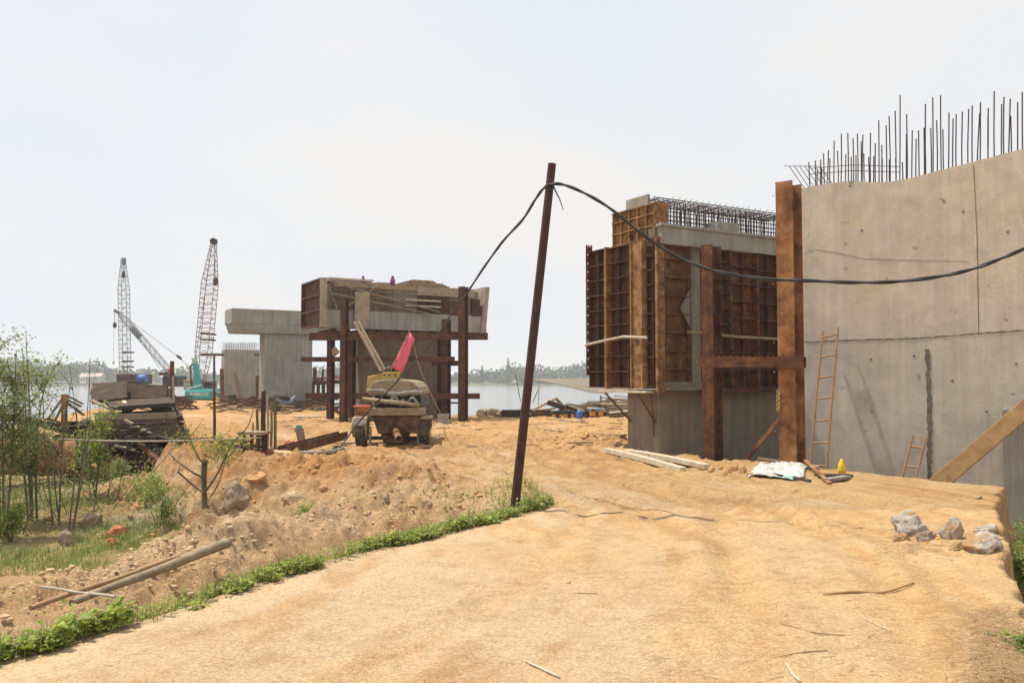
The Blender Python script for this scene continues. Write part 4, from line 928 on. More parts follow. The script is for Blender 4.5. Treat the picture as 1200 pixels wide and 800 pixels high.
MB().tube([at(251.5, 285, 76.7), at(252, 324, 76.7)], .025, 4).build('hoist_rope', M['dark_metal'], cr)
hk = MB().lathe(at(252.5, 329, 76.7), [(.05, -.45), (.2, -.3), (.22, .15), (.1, .35)], 10).build('hook_block', M['rust_dark'], cr)
MB().tube([at(248, 290, 77.2), at(229, 420, 75.4)], .022, 4).build('stay_rope', M['dark_metal'], cr)
# counterweight lettering
def lettering(txt, loc, size, m, parent, rot):
    cu = bpy.data.curves.new('lettering', 'FONT'); cu.body = txt; cu.size = size; cu.extrude = .01; cu.align_x = 'CENTER'; cu.align_y = 'CENTER'; cu.resolution_u = 2; cu.space_character = 1.05; cu.offset = .012
    t = bpy.data.objects.new('tmp', cu); col.objects.link(t); dg = bpy.context.evaluated_depsgraph_get(); me = bpy.data.meshes.new_from_object(t.evaluated_get(dg)); bpy.data.objects.remove(t)
    me.materials.clear(); me.materials.append(m); o = bpy.data.objects.new('lettering', me); col.objects.link(o); o.parent = parent; o.location = Vector(loc)-wloc(parent); o.rotation_euler = rot; return o
lettering('KOBELCO', at(233.5, 461.7, 73.97), .34, M['white'], cr, (R(90), 0, 0))
# far tower-like lattice crane
c2 = empty('lattice_crane', Vector((at(146, 445, 100).x, 100, -1))); tag(c2, 'upright grey lattice crane boom rising beyond the scrap heap', 'crane')
o, p2_ = lattice(at(147, 440, 100), at(144.3, 303, 100), .95, .04, .26, M['lattice'], .034, 26, .35, 'lattice_boom', c2, .9)
fbox(142.6, 146.2, 302, 310, 99.8, .4, 'boom_head', 'blue_grey', c2)
MB().lathe(at(144.8, 322, 99.5), [(.06, -.4), (.17, -.25), (.17, .2), (.06, .4)], 8).build('hook_block', M['dark_metal'], c2)
MB().tube([at(144.8, 308, 99.5), at(144.8, 320, 99.5)], .025, 4).build('hoist_rope', M['dark_metal'], c2)
for py in (412.5, 423, 429.5): fbox(142.5, 151.5, py-.8, py+.8, 99.2, 1.3, 'platform', 'rust_dark', c2)
fbox(136, 158, 438, 450, 100, 5, 'crane_body', 'rust_dark', c2, .1)
# crane with the low slanting boom
c3 = empty('slanting_crane', Vector((at(205, 455, 92).x, 92, -1))); tag(c3, 'pale crane with low slanting lattice boom and hanging hook', 'crane')
A_ = at(201, 437, 92); B_ = at(140, 367, 92)
o, p3_ = lattice(A_, B_, .55, .08, .10, M['lattice_pale'], .035, 22, .5, 'lattice_boom', c3, .6)
a = A_.lerp(B_, .60); b = A_.lerp(B_, .76); MB().bar(a, b, .62, .3, (0, 1, 0)).build('boom_panel', M['blue_grey'], c3)
MB().bar(B_, at(134, 363.5, 92), .30, .30).build('jib_tip', M['lattice'], c3)
MB().tube([at(134.5, 364, 92), at(134.5, 378, 92)], .03, 4).build('hoist_rope', M['dark_metal'], c3)
MB().tube([at(133.5, 384, 92), at(133, 424, 92)], .02, 4).build('hook_line', M['lattice_pale'], c3)
MB().lathe(at(134.5, 381, 92), [(.06, -.3), (.2, -.15), (.2, .15), (.05, .35)], 10).build('hook_block', M['dark_metal'], c3)
MB().lathe(at(133, 425, 92), [(.03, -.15), (.1, 0), (.03, .15)], 8).build('hook', M['dark_metal'], c3)
MB().tube([at(141, 367, 92), at(209, 418, 92), at(222, 430, 92)], .028, 4).build('stay_rope', M['lattice'], c3)
MB().lathe(at(210, 418.5, 92), [(.1, -.35), (.16, 0), (.1, .35)], 8, (.8, 0, -.6)).build('rope_block', M['dark_metal'], c3)
MB().tube([at(157, 385, 92), at(187, 432, 92)], .025, 4).build('hoist_rope', M['dark_metal'], c3)
fbox(190, 207, 440, 453, 92, 3, 'crane_body', 'dark_metal', c3, .15); fbox(186, 194, 436, 439.8, 91.8, 1.5, 'cab', 'rust_dark', c3, .05)
fbox(196, 200, 432, 436, 91.6, .3, 'red_lamp_box', 'red_net', c3)
# barge with blue cover
bg_ = empty('barge', Vector((at(150, 460, 84).x, 84, -1.0))); tag(bg_, 'low dark steel barge moored behind the scrap heap', 'barge')
fbox(106, 172, 455, 472, 84, 6, 'hull', 'rust_dark', bg_, .2); fbox(137, 162, 446, 454.8, 86, 2.5, 'deck_house', 'dark_metal', bg_, .05); fbox(118, 126, 448, 454.8, 86, 1.5, 'deck_box', 'rust_dark', bg_, .05)
x0, x1 = at(162, 440, 86).x, at(171.5, 440, 86).x
mb = MB(); mb.lathe(Vector((x0, 86, Z(443.5, 86))), [(.36, 0), (.40, .05), (.40, x1-x0-.05), (.36, x1-x0)], 14, (1, 0, 0)); tag(mb.build('blue_tank', M['blue'], smooth=True), 'small bright blue tank lying on the barge deck', 'tank')

# ------------------------------------------------------------------ scrap heap on the left bank
def sheetbox(name, quad, th, m, label, cat='steel panel'):
    q = [at(*p) for p in quad]; n = (q[1]-q[0]).cross(q[3]-q[0]).normalized()*th; mb = MB(); mb.hexa(q+[p+n for p in q]); return tag(mb.build(name, M[m], bevel=.008), label, cat)
hd = 21.5
sheetbox('scrap_sheet', [(130, 481, 21.8), (206, 476, 21.8), (198, 468, 24.5), (122, 472, 24.5)], .10, 'wood_dark', 'dark sheet tilted on top of the scrap heap', 'sheet')
sheetbox('scrap_sheet', [(118, 496, 21.2), (214, 492, 21.6), (206, 484, 23.5), (112, 488, 23.5)], .10, 'wood_dark', 'broad dark slab with a pale edge in the middle of the heap', 'slab')
bar1('edge_board', (112, 489.5, 21.1), (206, 486.5, 21.3), .13, 'wood', 'long pale brown board along the front edge of the dark slab', 'board', .15)
mb = MB(); mb.hexa([at(106, 524, 20.7), at(219, 517, 20.9), at(222, 512, 24), at(110, 516, 24), at(112, 492, 21.0), at(206, 489.5, 21.2), at(210, 489, 24), at(114, 490, 24)]); tag(mb.build('steel_box', M['shade_brown'], bevel=.03), 'big dark rusty box buried under the slab of the heap', 'steel box')
sheetbox('scrap_sheet', [(128, 552, 20.6), (196, 532, 20.9), (200, 500, 21.9), (110, 508, 21.9)], .08, 'shade_brown', 'wide dark plate sloping down the front of the scrap heap', 'plate')
sheetbox('scrap_sheet', [(84, 530, 20.6), (132, 520, 20.7), (128, 500, 22.2), (88, 506, 22)], .07, 'rust_dark', 'dark rusty plate at the left front of the scrap heap', 'plate')
sheetbox('scrap_sheet', [(160, 515, 20.5), (216, 520, 20.8), (222, 506, 21.8), (170, 498, 21.6)], .07, 'shade_brown', 'dark plate drooping at the right front of the scrap heap', 'plate')
sheetbox('scrap_sheet', [(108, 474, 23.6), (150, 470, 23.8), (150, 451, 24.4), (110, 453, 24.4)], .12, 'wood_dark', 'dark box like sheet standing at the top left of the scrap heap', 'sheet')
sheetbox('scrap_sheet', [(150, 470, 24.2), (196, 470, 24.0), (198, 455, 24.6), (150, 453, 24.8)], .12, 'shade_brown', 'dark board wall standing at the back of the scrap heap', 'sheet')
sheetbox('scrap_sheet', [(144, 562, 20.2), (178, 553, 20.0), (190, 524, 20.8), (144, 527, 21)], .04, 'rust', 'flat red brown rust plate standing at the foot of the heap', 'plate')
sheetbox('scrap_sheet', [(176, 478, 23), (206, 515, 21.1), (216, 512, 21.1), (200, 474, 23)], .05, 'wood', 'tilted brown board on the right side of the heap', 'board')
bar1('steel_beam', (4, 487, 20.2), (104, 508, 21.2), .17, 'rust_dark', 'long dark beam sticking out left over the water from the heap', 'steel beam', .17)
bar1('timber', (10, 508, 19.6), (52, 512, 20.2), .13, 'rust_orange', 'short orange brown timber under the dark beam', 'timber', .14)
bar1('timber', (10, 511.5, 19.4), (62, 519, 20.2), .09, 'wood_dark', 'dark timber just under the short orange brown one', 'timber', .12)
pp = empty('rusty_pipe', at(40, 560, 18.8)); tag(pp, 'big rusty pipe lying in the brush at far left', 'pipe')
MB().pipe(at(-40, 534, 18.4), at(86, 537, 19.6), .40, .03, 28).build('pipe_shell', M['rust_orange'], pp, smooth=True)
MB().pipe(at(104, 556, 19.2), at(142, 545, 20.6), .22, .02, 24).build('pipe_shell', M['rust_ochre'], pp, smooth=True)
tag(pp, 'pair of big rusty pipe lengths lying in the brush at far left', 'pipe')
# planks, poles and battens thrown over each other
HP = [((107, 469, 23.5), (133, 481, 22.5), .09, 'wood', 'pale batten on the heap top, left end highest'),
 ((148, 482, 22.5), (178, 470, 23.8), .10, 'wood', 'brown plank rising right on the heap top'), ((139, 472, 23), (146, 486, 22), .12, 'rust_orange', 'short orange board upright on the heap top'),
 ((145, 470, 23), (153, 485, 22.2), .10, 'wood_pale', 'pale short board upright on the heap top'), ((130, 493, 21.2), (215, 496, 21.4), .12, 'wood_dark', 'dark plank along the front of the big box'),
 ((120, 520, 20.8), (168, 498, 20.9), .14, 'wood_dark', 'dark plank slanting up right in front of the box'), ((146, 492, 20.8), (186, 514, 20.6), .10, 'wood', 'brown plank slanting down right in front of the box'),
 ((160, 499, 20.7), (182, 518, 20.5), .07, 'wood', 'thin batten slanting down right in front of the box'), ((106, 531, 20.2), (158, 512, 20.4), .16, 'wood_dark', 'thick dark timber rising right below the box'),
 ((84, 548, 19.7), (109, 520, 20), .10, 'wood', 'brown pole rising right beside the big pipe'), ((135, 522, 20.2), (158, 527, 20), .08, 'wood_pale', 'pale short batten above the rust plate'),
 ((186, 540, 19.6), (160, 516, 20.2), .13, 'rust', 'rusty bar leaning over the rust plate'), ((90, 512, 20.3), (140, 527, 20.2), .12, 'wood_dark', 'dark timber slanting down right left of the plate'),
 ((92, 560, 19.3), (124, 540, 19.9), .12, 'rust_dark', 'dark bar low at the foot of the heap'), ((100, 492, 21.6), (128, 506, 21), .12, 'wood_dark', 'dark timber at the left end of the slab'),
 ((112, 503, 20.9), (150, 507, 20.8), .18, 'rust', 'rusty block end in the shadow under the slab'), ((168, 508, 20.5), (214, 520, 20.4), .15, 'wood_dark', 'dark timber sloping down right under the box'),
 ((204, 474, 22.5), (214, 492, 21.8), .08, 'wood_dark', 'short dark stub at the right end of the heap'), ((55, 492, 21), (75, 464, 21.5), .05, 'wood_dark', 'leftmost thin pole leaning on the orange post'),
 ((62, 497, 21), (78, 466, 21.5), .05, 'wood_dark', 'second thin pole leaning on the orange post'), ((78, 463, 21.3), (97, 473, 21), .05, 'wood_dark', 'upper thin pole sloping right from the orange post'),
 ((78, 468, 21.3), (95, 476, 21), .05, 'wood_dark', 'middle thin pole sloping right from the orange post'), ((79, 472, 21.3), (98, 486, 21), .06, 'wood_dark', 'lower thin pole sloping right from the orange post')]
for p, q, w_, m, lb in HP: bar1('plank', p, q, w_, m, lb+' in the scrap heap' if 'heap' not in lb else lb, 'plank', w_*.6)
bar1('wooden_post', (75.5, 462, 21.2), (75, 520, 21), .11, 'rust_orange', 'weathered orange post standing left of the heap', 'post')
# dark mass of broken boards within the heap (behind and under)
mb = MB()
for i in range(240):
    c = at(random.uniform(66, 190), random.uniform(495, 560), random.uniform(19.9, 23)); a = random.uniform(0, 3.1); l = random.uniform(.3, 1.1)
    d = Vector((math.cos(a), math.sin(a)*.6, random.uniform(-.35, .35)))*l/2; c.z = max(c.z, TZ(c.x, c.y)+.02); mb.bar(c-d, c+d, random.uniform(.06, .24), random.uniform(.02, .06))
tag(mb.build('broken_boards', M['wood_dark']), 'tangle of broken dark boards filling the scrap heap', 'boards', kind='stuff')
mb = MB()
for i in range(60):
    c = at(random.uniform(180, 300), random.uniform(512, 530), random.uniform(18.5, 21)); a = random.uniform(0, 3.1); l = random.uniform(.2, .9)
    c.z = TZ(c.x, c.y)+random.uniform(.02, .15); d = Vector((math.cos(a), math.sin(a)*.6, random.uniform(-.12, .12)))*l/2; mb.bar(c-d, c+d, random.uniform(.05, .14), random.uniform(.02, .05))
tag(mb.build('scrap_boards', M['rust']), 'scatter of small rusty boards and offcuts on the orange bank', 'boards', kind='stuff')
# steel channel lying on the bank, rod, pipe
g1 = gd(332, 537); g2 = gd(402, 513)
mb = MB(); a = drop(at(331, 536, 18.8).x, 18.8, .10); b = drop(at(402, 514, 21.5).x, 21.5, .24); mb.hbeam(a, b, .20, .26, .02, ZV.cross(b-a).normalized()); tag(mb.build('steel_channel', M['rust']), 'rusty steel channel lying on the ground left of the pump', 'steel beam')
def ground_tube(name, pts, r, m, label, cat, n=8, dz=0):
    w_ = [drop(at(px, py, D).x, D, r+dz) for px, py, D in pts]; mb = MB(); mb.tube(spline(w_, 6), r, n); return tag(mb.build(name, M[m], smooth='all'), label, cat)
ground_tube('pale_pipe', [(316, 530, 19.2), (324, 538, 18.6), (340, 546, 17.6), (356, 549, 17.2), (370, 549, 17.1)], .055, 'sand_lump', 'curved pale pipe lying on the bank, left of the rusty channel', 'pipe', 10, .02)
ground_tube('grey_pipe', [(340, 533, 19.0), (358, 532, 19.1), (384, 531, 19.2), (402, 521, 20.6)], .05, 'mud_grey', 'thin grey pipe on the ground between channel and pump', 'pipe')
def gbar(name, x0, py0, D0, x1, py1, D1, w_, h_, m, label, cat, dz=.0):
    a = drop(at(x0, py0, D0).x, D0, h_/2+dz); b = drop(at(x1, py1, D1).x, D1, h_/2+dz); mb = MB(); mb.bar(a, b, w_, h_); return tag(mb.build(name, M[m], bevel=.004), label, cat)
for k, (py, D) in enumerate(((487.5, 40), (490.5, 38.3), (488.5, 39.3))):
    gbar('plank', 344, py, D, 386 if k else 372, py, D, .22, .05, 'wood_pale', ('long pale plank behind, on the orange ground left of the scaffold', 'front pale plank on the orange ground left of the scaffold', 'middle pale plank on the orange ground left of the scaffold')[k], 'plank', .03)
# posts
POSTS = [(309.5, 458, 534, 18.9, .055, 'wood_dark', 'thick dark post, tallest of the group on the bank'), (313, 461, 530, 19.1, .028, 'driftwood', 'whitish thin post right of the thick dark one'), (317, 470, 529, 19.2, .03, 'wood', 'brown leaning thin post in the group on the bank'), (322.5, 463, 532, 18.9, .033, 'bark', 'greenish thin post at the right of the group on the bank'), (300.5, 480, 512, 20.6, .035, 'bark', 'short greenish post left of the thick dark one'), (296, 495, 512, 20.6, .02, 'bark', 'shortest thin post in the group on the bank'), (251.5, 458, 514, 20.5, .035, 'rust_dark', 'thin dark rod standing alone on the orange ground'), (201, 423, 496, 27, .075, 'rust', 'rusty post standing behind the scrap heap'), (203.5, 440, 500, 26, .03, 'lattice_pale', 'thin grey post beside the rusty one behind the heap')]
for px, t, b, D, r_, m, lb in POSTS:
    x = at(px, b, D).x; g = TZ(x, D); top = at(px+random.uniform(-1, 1), t, D); mid = (Vector((x, D, g))+top)/2+Vector((random.uniform(-.03, .03), 0, 0)); mb = MB(); mb.tube([Vector((x, D, g-.2)), mid, top], [r_, r_, r_*.9], 8); tag(mb.build('wooden_post', M[m]), lb, 'post')
tb = empty('rough_table', drop(at(296, 530, 18.6).x, 18.6)); tag(tb, 'rough low wooden table on the bank left of the posts', 'table')
g = tb.location.z; xs_ = [at(288, 530, 18.6).x, at(305, 530, 18.6).x]
for x in xs_:
    for y in (18.5, 19.0): mb = MB(); mb.bar((x, y, g-.1), (x, y, g+.40), .06, .06); mb.build('leg', M['wood_dark'], tb)
mb = MB(); mb.box(((xs_[0]+xs_[1])/2, 18.75, g+.44), (xs_[1]-xs_[0]+.25, .65, .06)); mb.build('table_top', M['wood'], tb)
# can on stake
st = drop(at(352, 517, 20.2).x, 20.2); e = empty('stake_sign', st); tag(e, 'leaning rag covered stake with two legs on the orange ground', 'stake')
MB().tube([st+Vector((.0, 0, -.1)), st+Vector((-.03, 0, .55))], .02, 6).build('leg', M['rust_dark'], e); MB().tube([st+Vector((.18, -.05, -.1)), st+Vector((.02, 0, .35))], .02, 6).build('leg', M['rust_dark'], e)
MB().hexa([st+Vector(q) for q in ((-.05,-.05,.22),(.13,-.05,.20),(.13,.05,.20),(-.05,.05,.22),(-.13,-.05,.58),(.06,-.05,.58),(.06,.05,.58),(-.13,.05,.58))]).build('rag', M['wood'], e, bevel=.02)
MB().box(st+Vector((-.03, 0, .60)), (.12, .1, .05)).build('cap', M['teal'], e)
# motorcycle-like parked bike by the finished pier
def motorbike(c, ang, label):
    e = empty('motorbike', c); tag(e, label, 'motorbike'); d = Vector((math.cos(ang), math.sin(ang), 0)); s = Vector((-d.y, d.x, 0))
    for k in (-.62, .62):
        wc = c+d*k+ZV*.30; wh = MB().lathe(wc-s*.05, [(.20, 0), (.29, .01), (.31, .05), (.29, .09), (.20, .10)], 20, s).build('wheel', M['tyre'], e, smooth=True); MB().lathe(wc-s*.03, [(.04, 0), (.19, .02), (.19, .04), (.04, .06)], 14, s).build('rim', M['lattice_pale'], wh)
    MB().tube([c+d*.62+ZV*.3, c+d*.42+ZV*.85], .03, 6).build('fork', M['lattice_pale'], e)
    MB().tube([c+d*.42+ZV*.82, c+d*.1+ZV*.45, c-d*.3+ZV*.5, c-d*.6+ZV*.75], [.09, .12, .13, .08], 10).build('body', M['blue_grey'], e, smooth='all')
    MB().tube([c+d*.1+ZV*.74, c-d*.25+ZV*.78, c-d*.6+ZV*.82], [.09, .11, .08], 8).build('saddle', M['dark_metal'], e, smooth='all')
    MB().tube([c+d*.38+ZV*.98-s*.3, c+d*.44+ZV*.95, c+d*.38+ZV*.98+s*.3], .018, 6).build('handlebar', M['dark_metal'], e)
    MB().box(c+d*.05+ZV*.35, (.3, .22, .28), ang).build('engine', M['dark_metal'], e, bevel=.03)
c = drop(at(345, 484, 47).x, 45.5, .0); motorbike(c, .5, 'small motorbike parked in front of the finished pier')
c = at(272, 476, 60); mb = MB(); mb.lathe(drop(c.x, 60), [(.28, 0), (.30, .3), (.30, .5), (.27, .7), (.2, .72)], 18); tag(mb.build('blue_barrel', M['dark_metal'], smooth=True), 'dark open barrel below the pier stub', 'barrel')
# debris around the far piers
random.seed(31)
mb = MB()
for i in range(330):
    px = random.choice([random.uniform(180, 215), random.uniform(250, 420), random.uniform(300, 400)]); D = random.uniform(46, 66); x = at(px, 470, D).x; h = random.uniform(0, .55); l = random.uniform(.3, 2.0); a = random.uniform(-.5, .5); c = drop(x, D, h)
    d = Vector((math.cos(a), math.sin(a), random.uniform(-.35, .35)))*l/2; mb.bar(c-d, c+d, random.uniform(.06, .2), random.uniform(.03, .12))
tag(mb.build('site_debris', M['rust_dark']), 'low line of dark scrap and offcuts round the feet of the far piers', 'debris', kind='stuff')
mb = MB()
for i in range(90):
    px = random.uniform(250, 420); D = random.uniform(42, 60); x = at(px, 470, D).x; l = random.uniform(.3, 1.4); a = random.uniform(-.5, .5); c = drop(x, D, random.uniform(.02, .35))
    d = Vector((math.cos(a), math.sin(a), random.uniform(-.25, .25)))*l/2; mb.bar(c-d, c+d, random.uniform(.05, .15), random.uniform(.03, .08))
tag(mb.build('pale_offcuts', M['wood']), 'pale wood offcuts scattered round the feet of the far piers', 'debris', kind='stuff')
mb = MB()
for i in range(120):
    c = drop(at(random.uniform(325, 356), 515, 20).x+random.uniform(-.1, .1), random.uniform(18.6, 22), .05); a = random.uniform(0, 3.1); mb.tube([c, c+Vector((math.cos(a)*.12, math.sin(a)*.12, random.uniform(-.02, .06))), c+Vector((math.cos(a+1)*.2, math.sin(a+1)*.2, 0))], .012, 4)
tag(mb.build('red_netting', M['red_net']), 'torn red netting strewn on the ground beside the posts', 'netting', kind='stuff')

# ------------------------------------------------------------------ storage yard by the river, right of the leaning pole
yd = 38.5
def gx(px, D): return at(px, 480, D).x
def stack(name, l, r, t, b, D, m, label, n, cat='timber stack', dep=1.2):
    e = empty(name, drop((gx(l, D)+gx(r, D))/2, D)); tag(e, label, cat); z0 = TZ((gx(l, D)+gx(r, D))/2, D); zt_ = at(600, t, D).z; h = (zt_-z0)/n
    for k in range(n):
        a = gx(l, D)+random.uniform(-.15, .15); b_ = gx(r, D)+random.uniform(-.15, .15)
        MB().hexa([(a, D+random.uniform(-.05,.05), z0+h*k), (b_, D, z0+h*k), (b_, D+dep, z0+h*k), (a, D+dep, z0+h*k), (a, D+random.uniform(-.05,.05), z0+h*k+h*.82), (b_, D, z0+h*k+h*.82), (b_, D+dep, z0+h*k+h*.82), (a, D+dep, z0+h*k+h*.82)]).build('board_layer', M[m], e)
stack('timber_stack', 587, 622, 480.5, 489, 39, 'wood_dark', 'low stack of dark boards left of the orange cabinets, behind the pole', 4)
stack('timber_stack', 620, 648, 479.5, 492, 40.5, 'wood', 'grey brown board stack just left of the orange cabinets', 5)
stack('timber_stack', 708, 737, 472.5, 491, 39.5, 'wood', 'stack of brown boards beside the grey pier base', 7)
def cabinet(l, r, t, b, D, label, pale):
    e = empty('orange_cabinet', drop((gx(l, D)+gx(r, D))/2, D)); tag(e, label, 'cabinet'); z0 = e.location.z; z1_ = at(600, t, D).z; x0, x1 = gx(l, D), gx(r, D); wd_ = x1-x0
    MB().hexa([(x0,D,z0),(x1,D,z0),(x1,D+.6,z0),(x0,D+.6,z0),(x0,D,z1_-.12),(x1,D,z1_-.12),(x1,D+.6,z1_-.12),(x0,D+.6,z1_-.12)]).build('cabinet_body', M['orange'], e, bevel=.01)
    MB().hexa([(x0-.02,D-.02,z1_-.118),(x1+.02,D-.02,z1_-.118),(x1+.02,D+.62,z1_-.118),(x0-.02,D+.62,z1_-.118),(x0-.02,D-.02,z1_+.02),(x1+.02,D-.02,z1_+.02),(x1+.02,D+.62,z1_+.02),(x0-.02,D+.62,z1_+.02)]).build('top', M['blue_grey' if pale else 'dark_metal'], e, bevel=.01)
    MB().box((x0+wd_*.5, D-.01, (z0+z1_)/2-.06), (.16 if not pale else .12, .02, z1_-z0-.13)).build('dark_strip', M['dark_metal'], e)
    MB().box((x0+wd_*.22, D-.012, z0+.25), (.12, .02, .10)).build('vent', M['dark_metal'], e)
cabinet(648, 659, 482, 492, 38.2, 'left orange cabinet with dark top', False)
cabinet(661.5, 672.5, 481.5, 492, 38.2, 'middle orange cabinet with dark top, left of the blue jug', False)
cabinet(692, 707, 479, 492.5, 37.8, 'right orange cabinet split by a dark strip', True)
c = drop(gx(679, 37.8), 37.8); e = empty('blue_jug', c); tag(e, 'blue plastic jug standing between the orange cabinets', 'jug')
MB().lathe(c, [(.13, 0), (.15, .03), (.15, .30), (.08, .40), (.05, .42)], 14).build('jug_body', M['blue'], e, smooth='all'); MB().lathe(c+ZV*.421, [(.055, 0), (.055, .05)], 10).build('cap', M['white'], e)
fbox(686, 691.5, 481, 490, 38.4, .5, 'dark_crate', 'dark_metal', None, .02); tag(bpy.data.objects['dark_crate'], 'small dark crate left of the right orange cabinet', 'crate')
# tilted girder pack
e = empty('girder_pack', at(680, 484, 40)); tag(e, 'rust striped girder pack tilted up behind the cabinets', 'girder')
a0, b0_ = at(663, 473, 40), at(692, 484, 40)
for k in range(4):
    o_ = Vector((0, k*.28, k*.0))-ZV*(k*.0)+Vector((-.02, 0, .16))*-k; MB().bar(a0+o_, b0_+o_, .12, .10).build('girder', M['rust' if k % 2 else 'wood_pale'], e)
MB().bar(a0+Vector((0, .3, -.1)), b0_+Vector((0, .3, -.1)), .5, .1).build('backing', M['rust_dark'], e)
bar1('timber_pole', (624, 480.5, 39.4), (651.5, 466.5, 39.8), .12, 'wood_pale', 'pale pole rising right to the peak behind the cabinets', 'pole')
bar1('timber_pole', (651.5, 466.5, 39.8), (662, 478, 39.6), .12, 'wood', 'short pole falling right from the peak behind the cabinets', 'pole')
bar1('timber_pole', (643, 471.5, 39.6), (661, 477.5, 39.2), .22, 'wood_dark', 'thick dark timber below the pole peak', 'timber')
random.seed(5)
mb = MB()
for i in range(170):
    px = random.uniform(672, 742); D = random.uniform(40.5, 44); t = (px-672)/70; c = drop(gx(px, D), D, random.uniform(.05, .35+.55*min(1, t*1.6))); l = random.uniform(.3, 1.8); a = random.uniform(-.4, .4); d = Vector((math.cos(a), math.sin(a), random.uniform(-.2, .2)))*l/2
    mb.bar(c-d, c+d, random.uniform(.05, .18), random.uniform(.02, .08))
tag(mb.build('plank_pile', M['wood']), 'untidy pile of many short planks under the sagging canopy', 'planks', kind='stuff')
mb = MB()
for i in range(60):
    px = random.uniform(600, 742); D = random.uniform(39.5, 43); c = drop(gx(px, D), D, random.uniform(.03, .3)); l = random.uniform(.3, 1.6); a = random.uniform(-.4, .4); d = Vector((math.cos(a), math.sin(a), random.uniform(-.15, .15)))*l/2
    mb.bar(c-d, c+d, random.uniform(.05, .14), random.uniform(.02, .08))
tag(mb.build('rusty_offcuts', M['rust']), 'rusty steel offcuts strewn through the riverside yard', 'offcuts', kind='stuff')
for p, q, lb in (((688, 478, 39.2), (708, 479, 39.0), 'white board lying behind the right orange cabinet'), ((714, 483.5, 39.2), (736, 481, 39.2), 'white board leaning against the boards near the pier base')):
    bar1('white_board', p, q, .35, 'white', lb, 'board', .05)
for p, q, lb in (((604, 439, 41), (610, 470, 41), 'left thin bare stick standing in the river edge'), ((631, 456, 41), (624, 472, 41), 'right thin stick leaning right at the river edge')):
    bar1('thin_stick', p, q, .035, 'wood_dark', lb, 'stick')
cn = empty('sagging_canopy', drop(gx(704, 42), 42)); tag(cn, 'sagging brown canopy on a thin post beside the riverside yard', 'canopy')
G_ = {}
gridp = [[(600, 444.5, 46), (650, 443.8, 46.5), (704, 443.3, 47), (760, 443, 47), (810, 443, 47)], [(618, 445, 44.5), (660, 449, 44.5), (704, 452, 44.8), (745, 450, 44.8), (800, 446, 45)], [(630, 445.5, 43), (668, 453.2, 42.6), (704, 464, 42.2), (740, 455.5, 42.4), (780, 447, 43)]]
mb = MB(); vs = [at(*p) for r_ in gridp for p in r_]; mb.add(vs, [(r_*5+k, r_*5+k+1, r_*5+k+6, r_*5+k+5) for r_ in range(2) for k in range(4)])
o = mb.build('canopy_sheet', M['tarp_brown'], cn, smooth='all', fixn=False); ss = o.modifiers.new('s', 'SUBSURF'); ss.levels = ss.render_levels = 3; s2 = o.modifiers.new('t', 'SOLIDIFY'); s2.thickness = .02
MB().tube([at(704, 463, 42.2), drop(gx(704, 42.2), 42.2, -.3)], .05, 8).build('post', M['lattice_pale'], cn)
MB().tube([at(632, 446, 43.1), drop(gx(628, 43), 43.2, -.8)], .02, 6).build('post', M['lattice_pale'], cn)
# ------------------------------------------------------------------ rocks and lumps
import bmesh
def rock(name, c, s, m, label=None, cat='rock', seed=0, group=None, sharp=.35, sub=3, rz=0):
    bm = bmesh.new(); bmesh.ops.create_icosphere(bm, subdivisions=4, radius=1); rr = random.Random(seed)
    cuts = [(Vector((rr.uniform(-1, 1), rr.uniform(-1, 1), rr.uniform(-.7, 1))).normalized(), rr.uniform(.45, .85)) for _ in range(17)]
    from mathutils import noise as mn
    for v in bm.verts:
        p = v.co.copy()
        for n, d in cuts:
            k = p.dot(n)-d
            if k > 0: p -= n*k*.93
        p += p.normalized()*(mn.noise(p*2.1+Vector((seed, 0, 0)))*.16*sharp*2 + mn.noise(p*5+Vector((seed, 0, 0)))*.10 + mn.noise(p*13+Vector((seed, 0, 0)))*.045)
        v.co = p
    me = bpy.data.meshes.new(name); Mz = Matrix.Rotation(rz, 3, 'Z')
    for v in bm.verts: v.co = Mz @ Vector((v.co.x*s[0], v.co.y*s[1], v.co.z*s[2]+s[2]*.55))
    bm.to_mesh(me); bm.free(); me.materials.append(M[m]); me.polygons.foreach_set('use_smooth', [True]*len(me.polygons))
    try: me.set_sharp_from_angle(angle=R(28))
    except Exception: pass
    o = bpy.data.objects.new(name, me); col.objects.link(o); o.location = c
    if label: tag(o, label, cat, group)
    return o
def rk(px, pb, wpx, hpx, m, label, seed, sharp=.4, name='broken_rock', cat='rock', dep=.9):
    p = on(px, pb); s = p.y/F; return rock(name, p+Vector((0, wpx*s*.25, -.10*hpx*s)), (wpx*s*.54, wpx*s*.46*dep, hpx*s*.66), m, label, cat, seed, None, sharp)
rk(1075, 629, 50, 31, 'rock', 'largest pale rock with brown broken face, leftmost behind', 3, .5)
rk(1121, 634, 26, 33, 'rock', 'upright pointed pale rock in the middle of the row', 8, .8, dep=.7)
rk(1157, 630, 33, 19, 'rock', 'pale rounded rock behind the widest one at the slab edge', 12)
rk(1166, 649, 52, 26, 'rock', 'widest low pale rock, rightmost at the slab edge', 15)
rk(1123, 650, 17, 14, 'rock', 'small pale rock in front of the pointed one', 21)
rk(1060, 636, 23, 13, 'rock', 'small dark faced rock at the left front of the row', 25)
rk(1086, 638, 28, 14, 'rock_grey', 'second small rock in front of the largest one', 28)
rk(1109, 634, 16, 22, 'rock', 'narrow rock tucked left of the pointed one', 33)
rk(1096, 632, 9, 9, 'rock_grey', 'tiny grey stone between the largest and the pointed rock', 35)
rk(1099, 634, 5, 6, 'yellow_bright', 'tiny yellow scrap between the rocks', 36, name='yellow_scrap', cat='scrap')
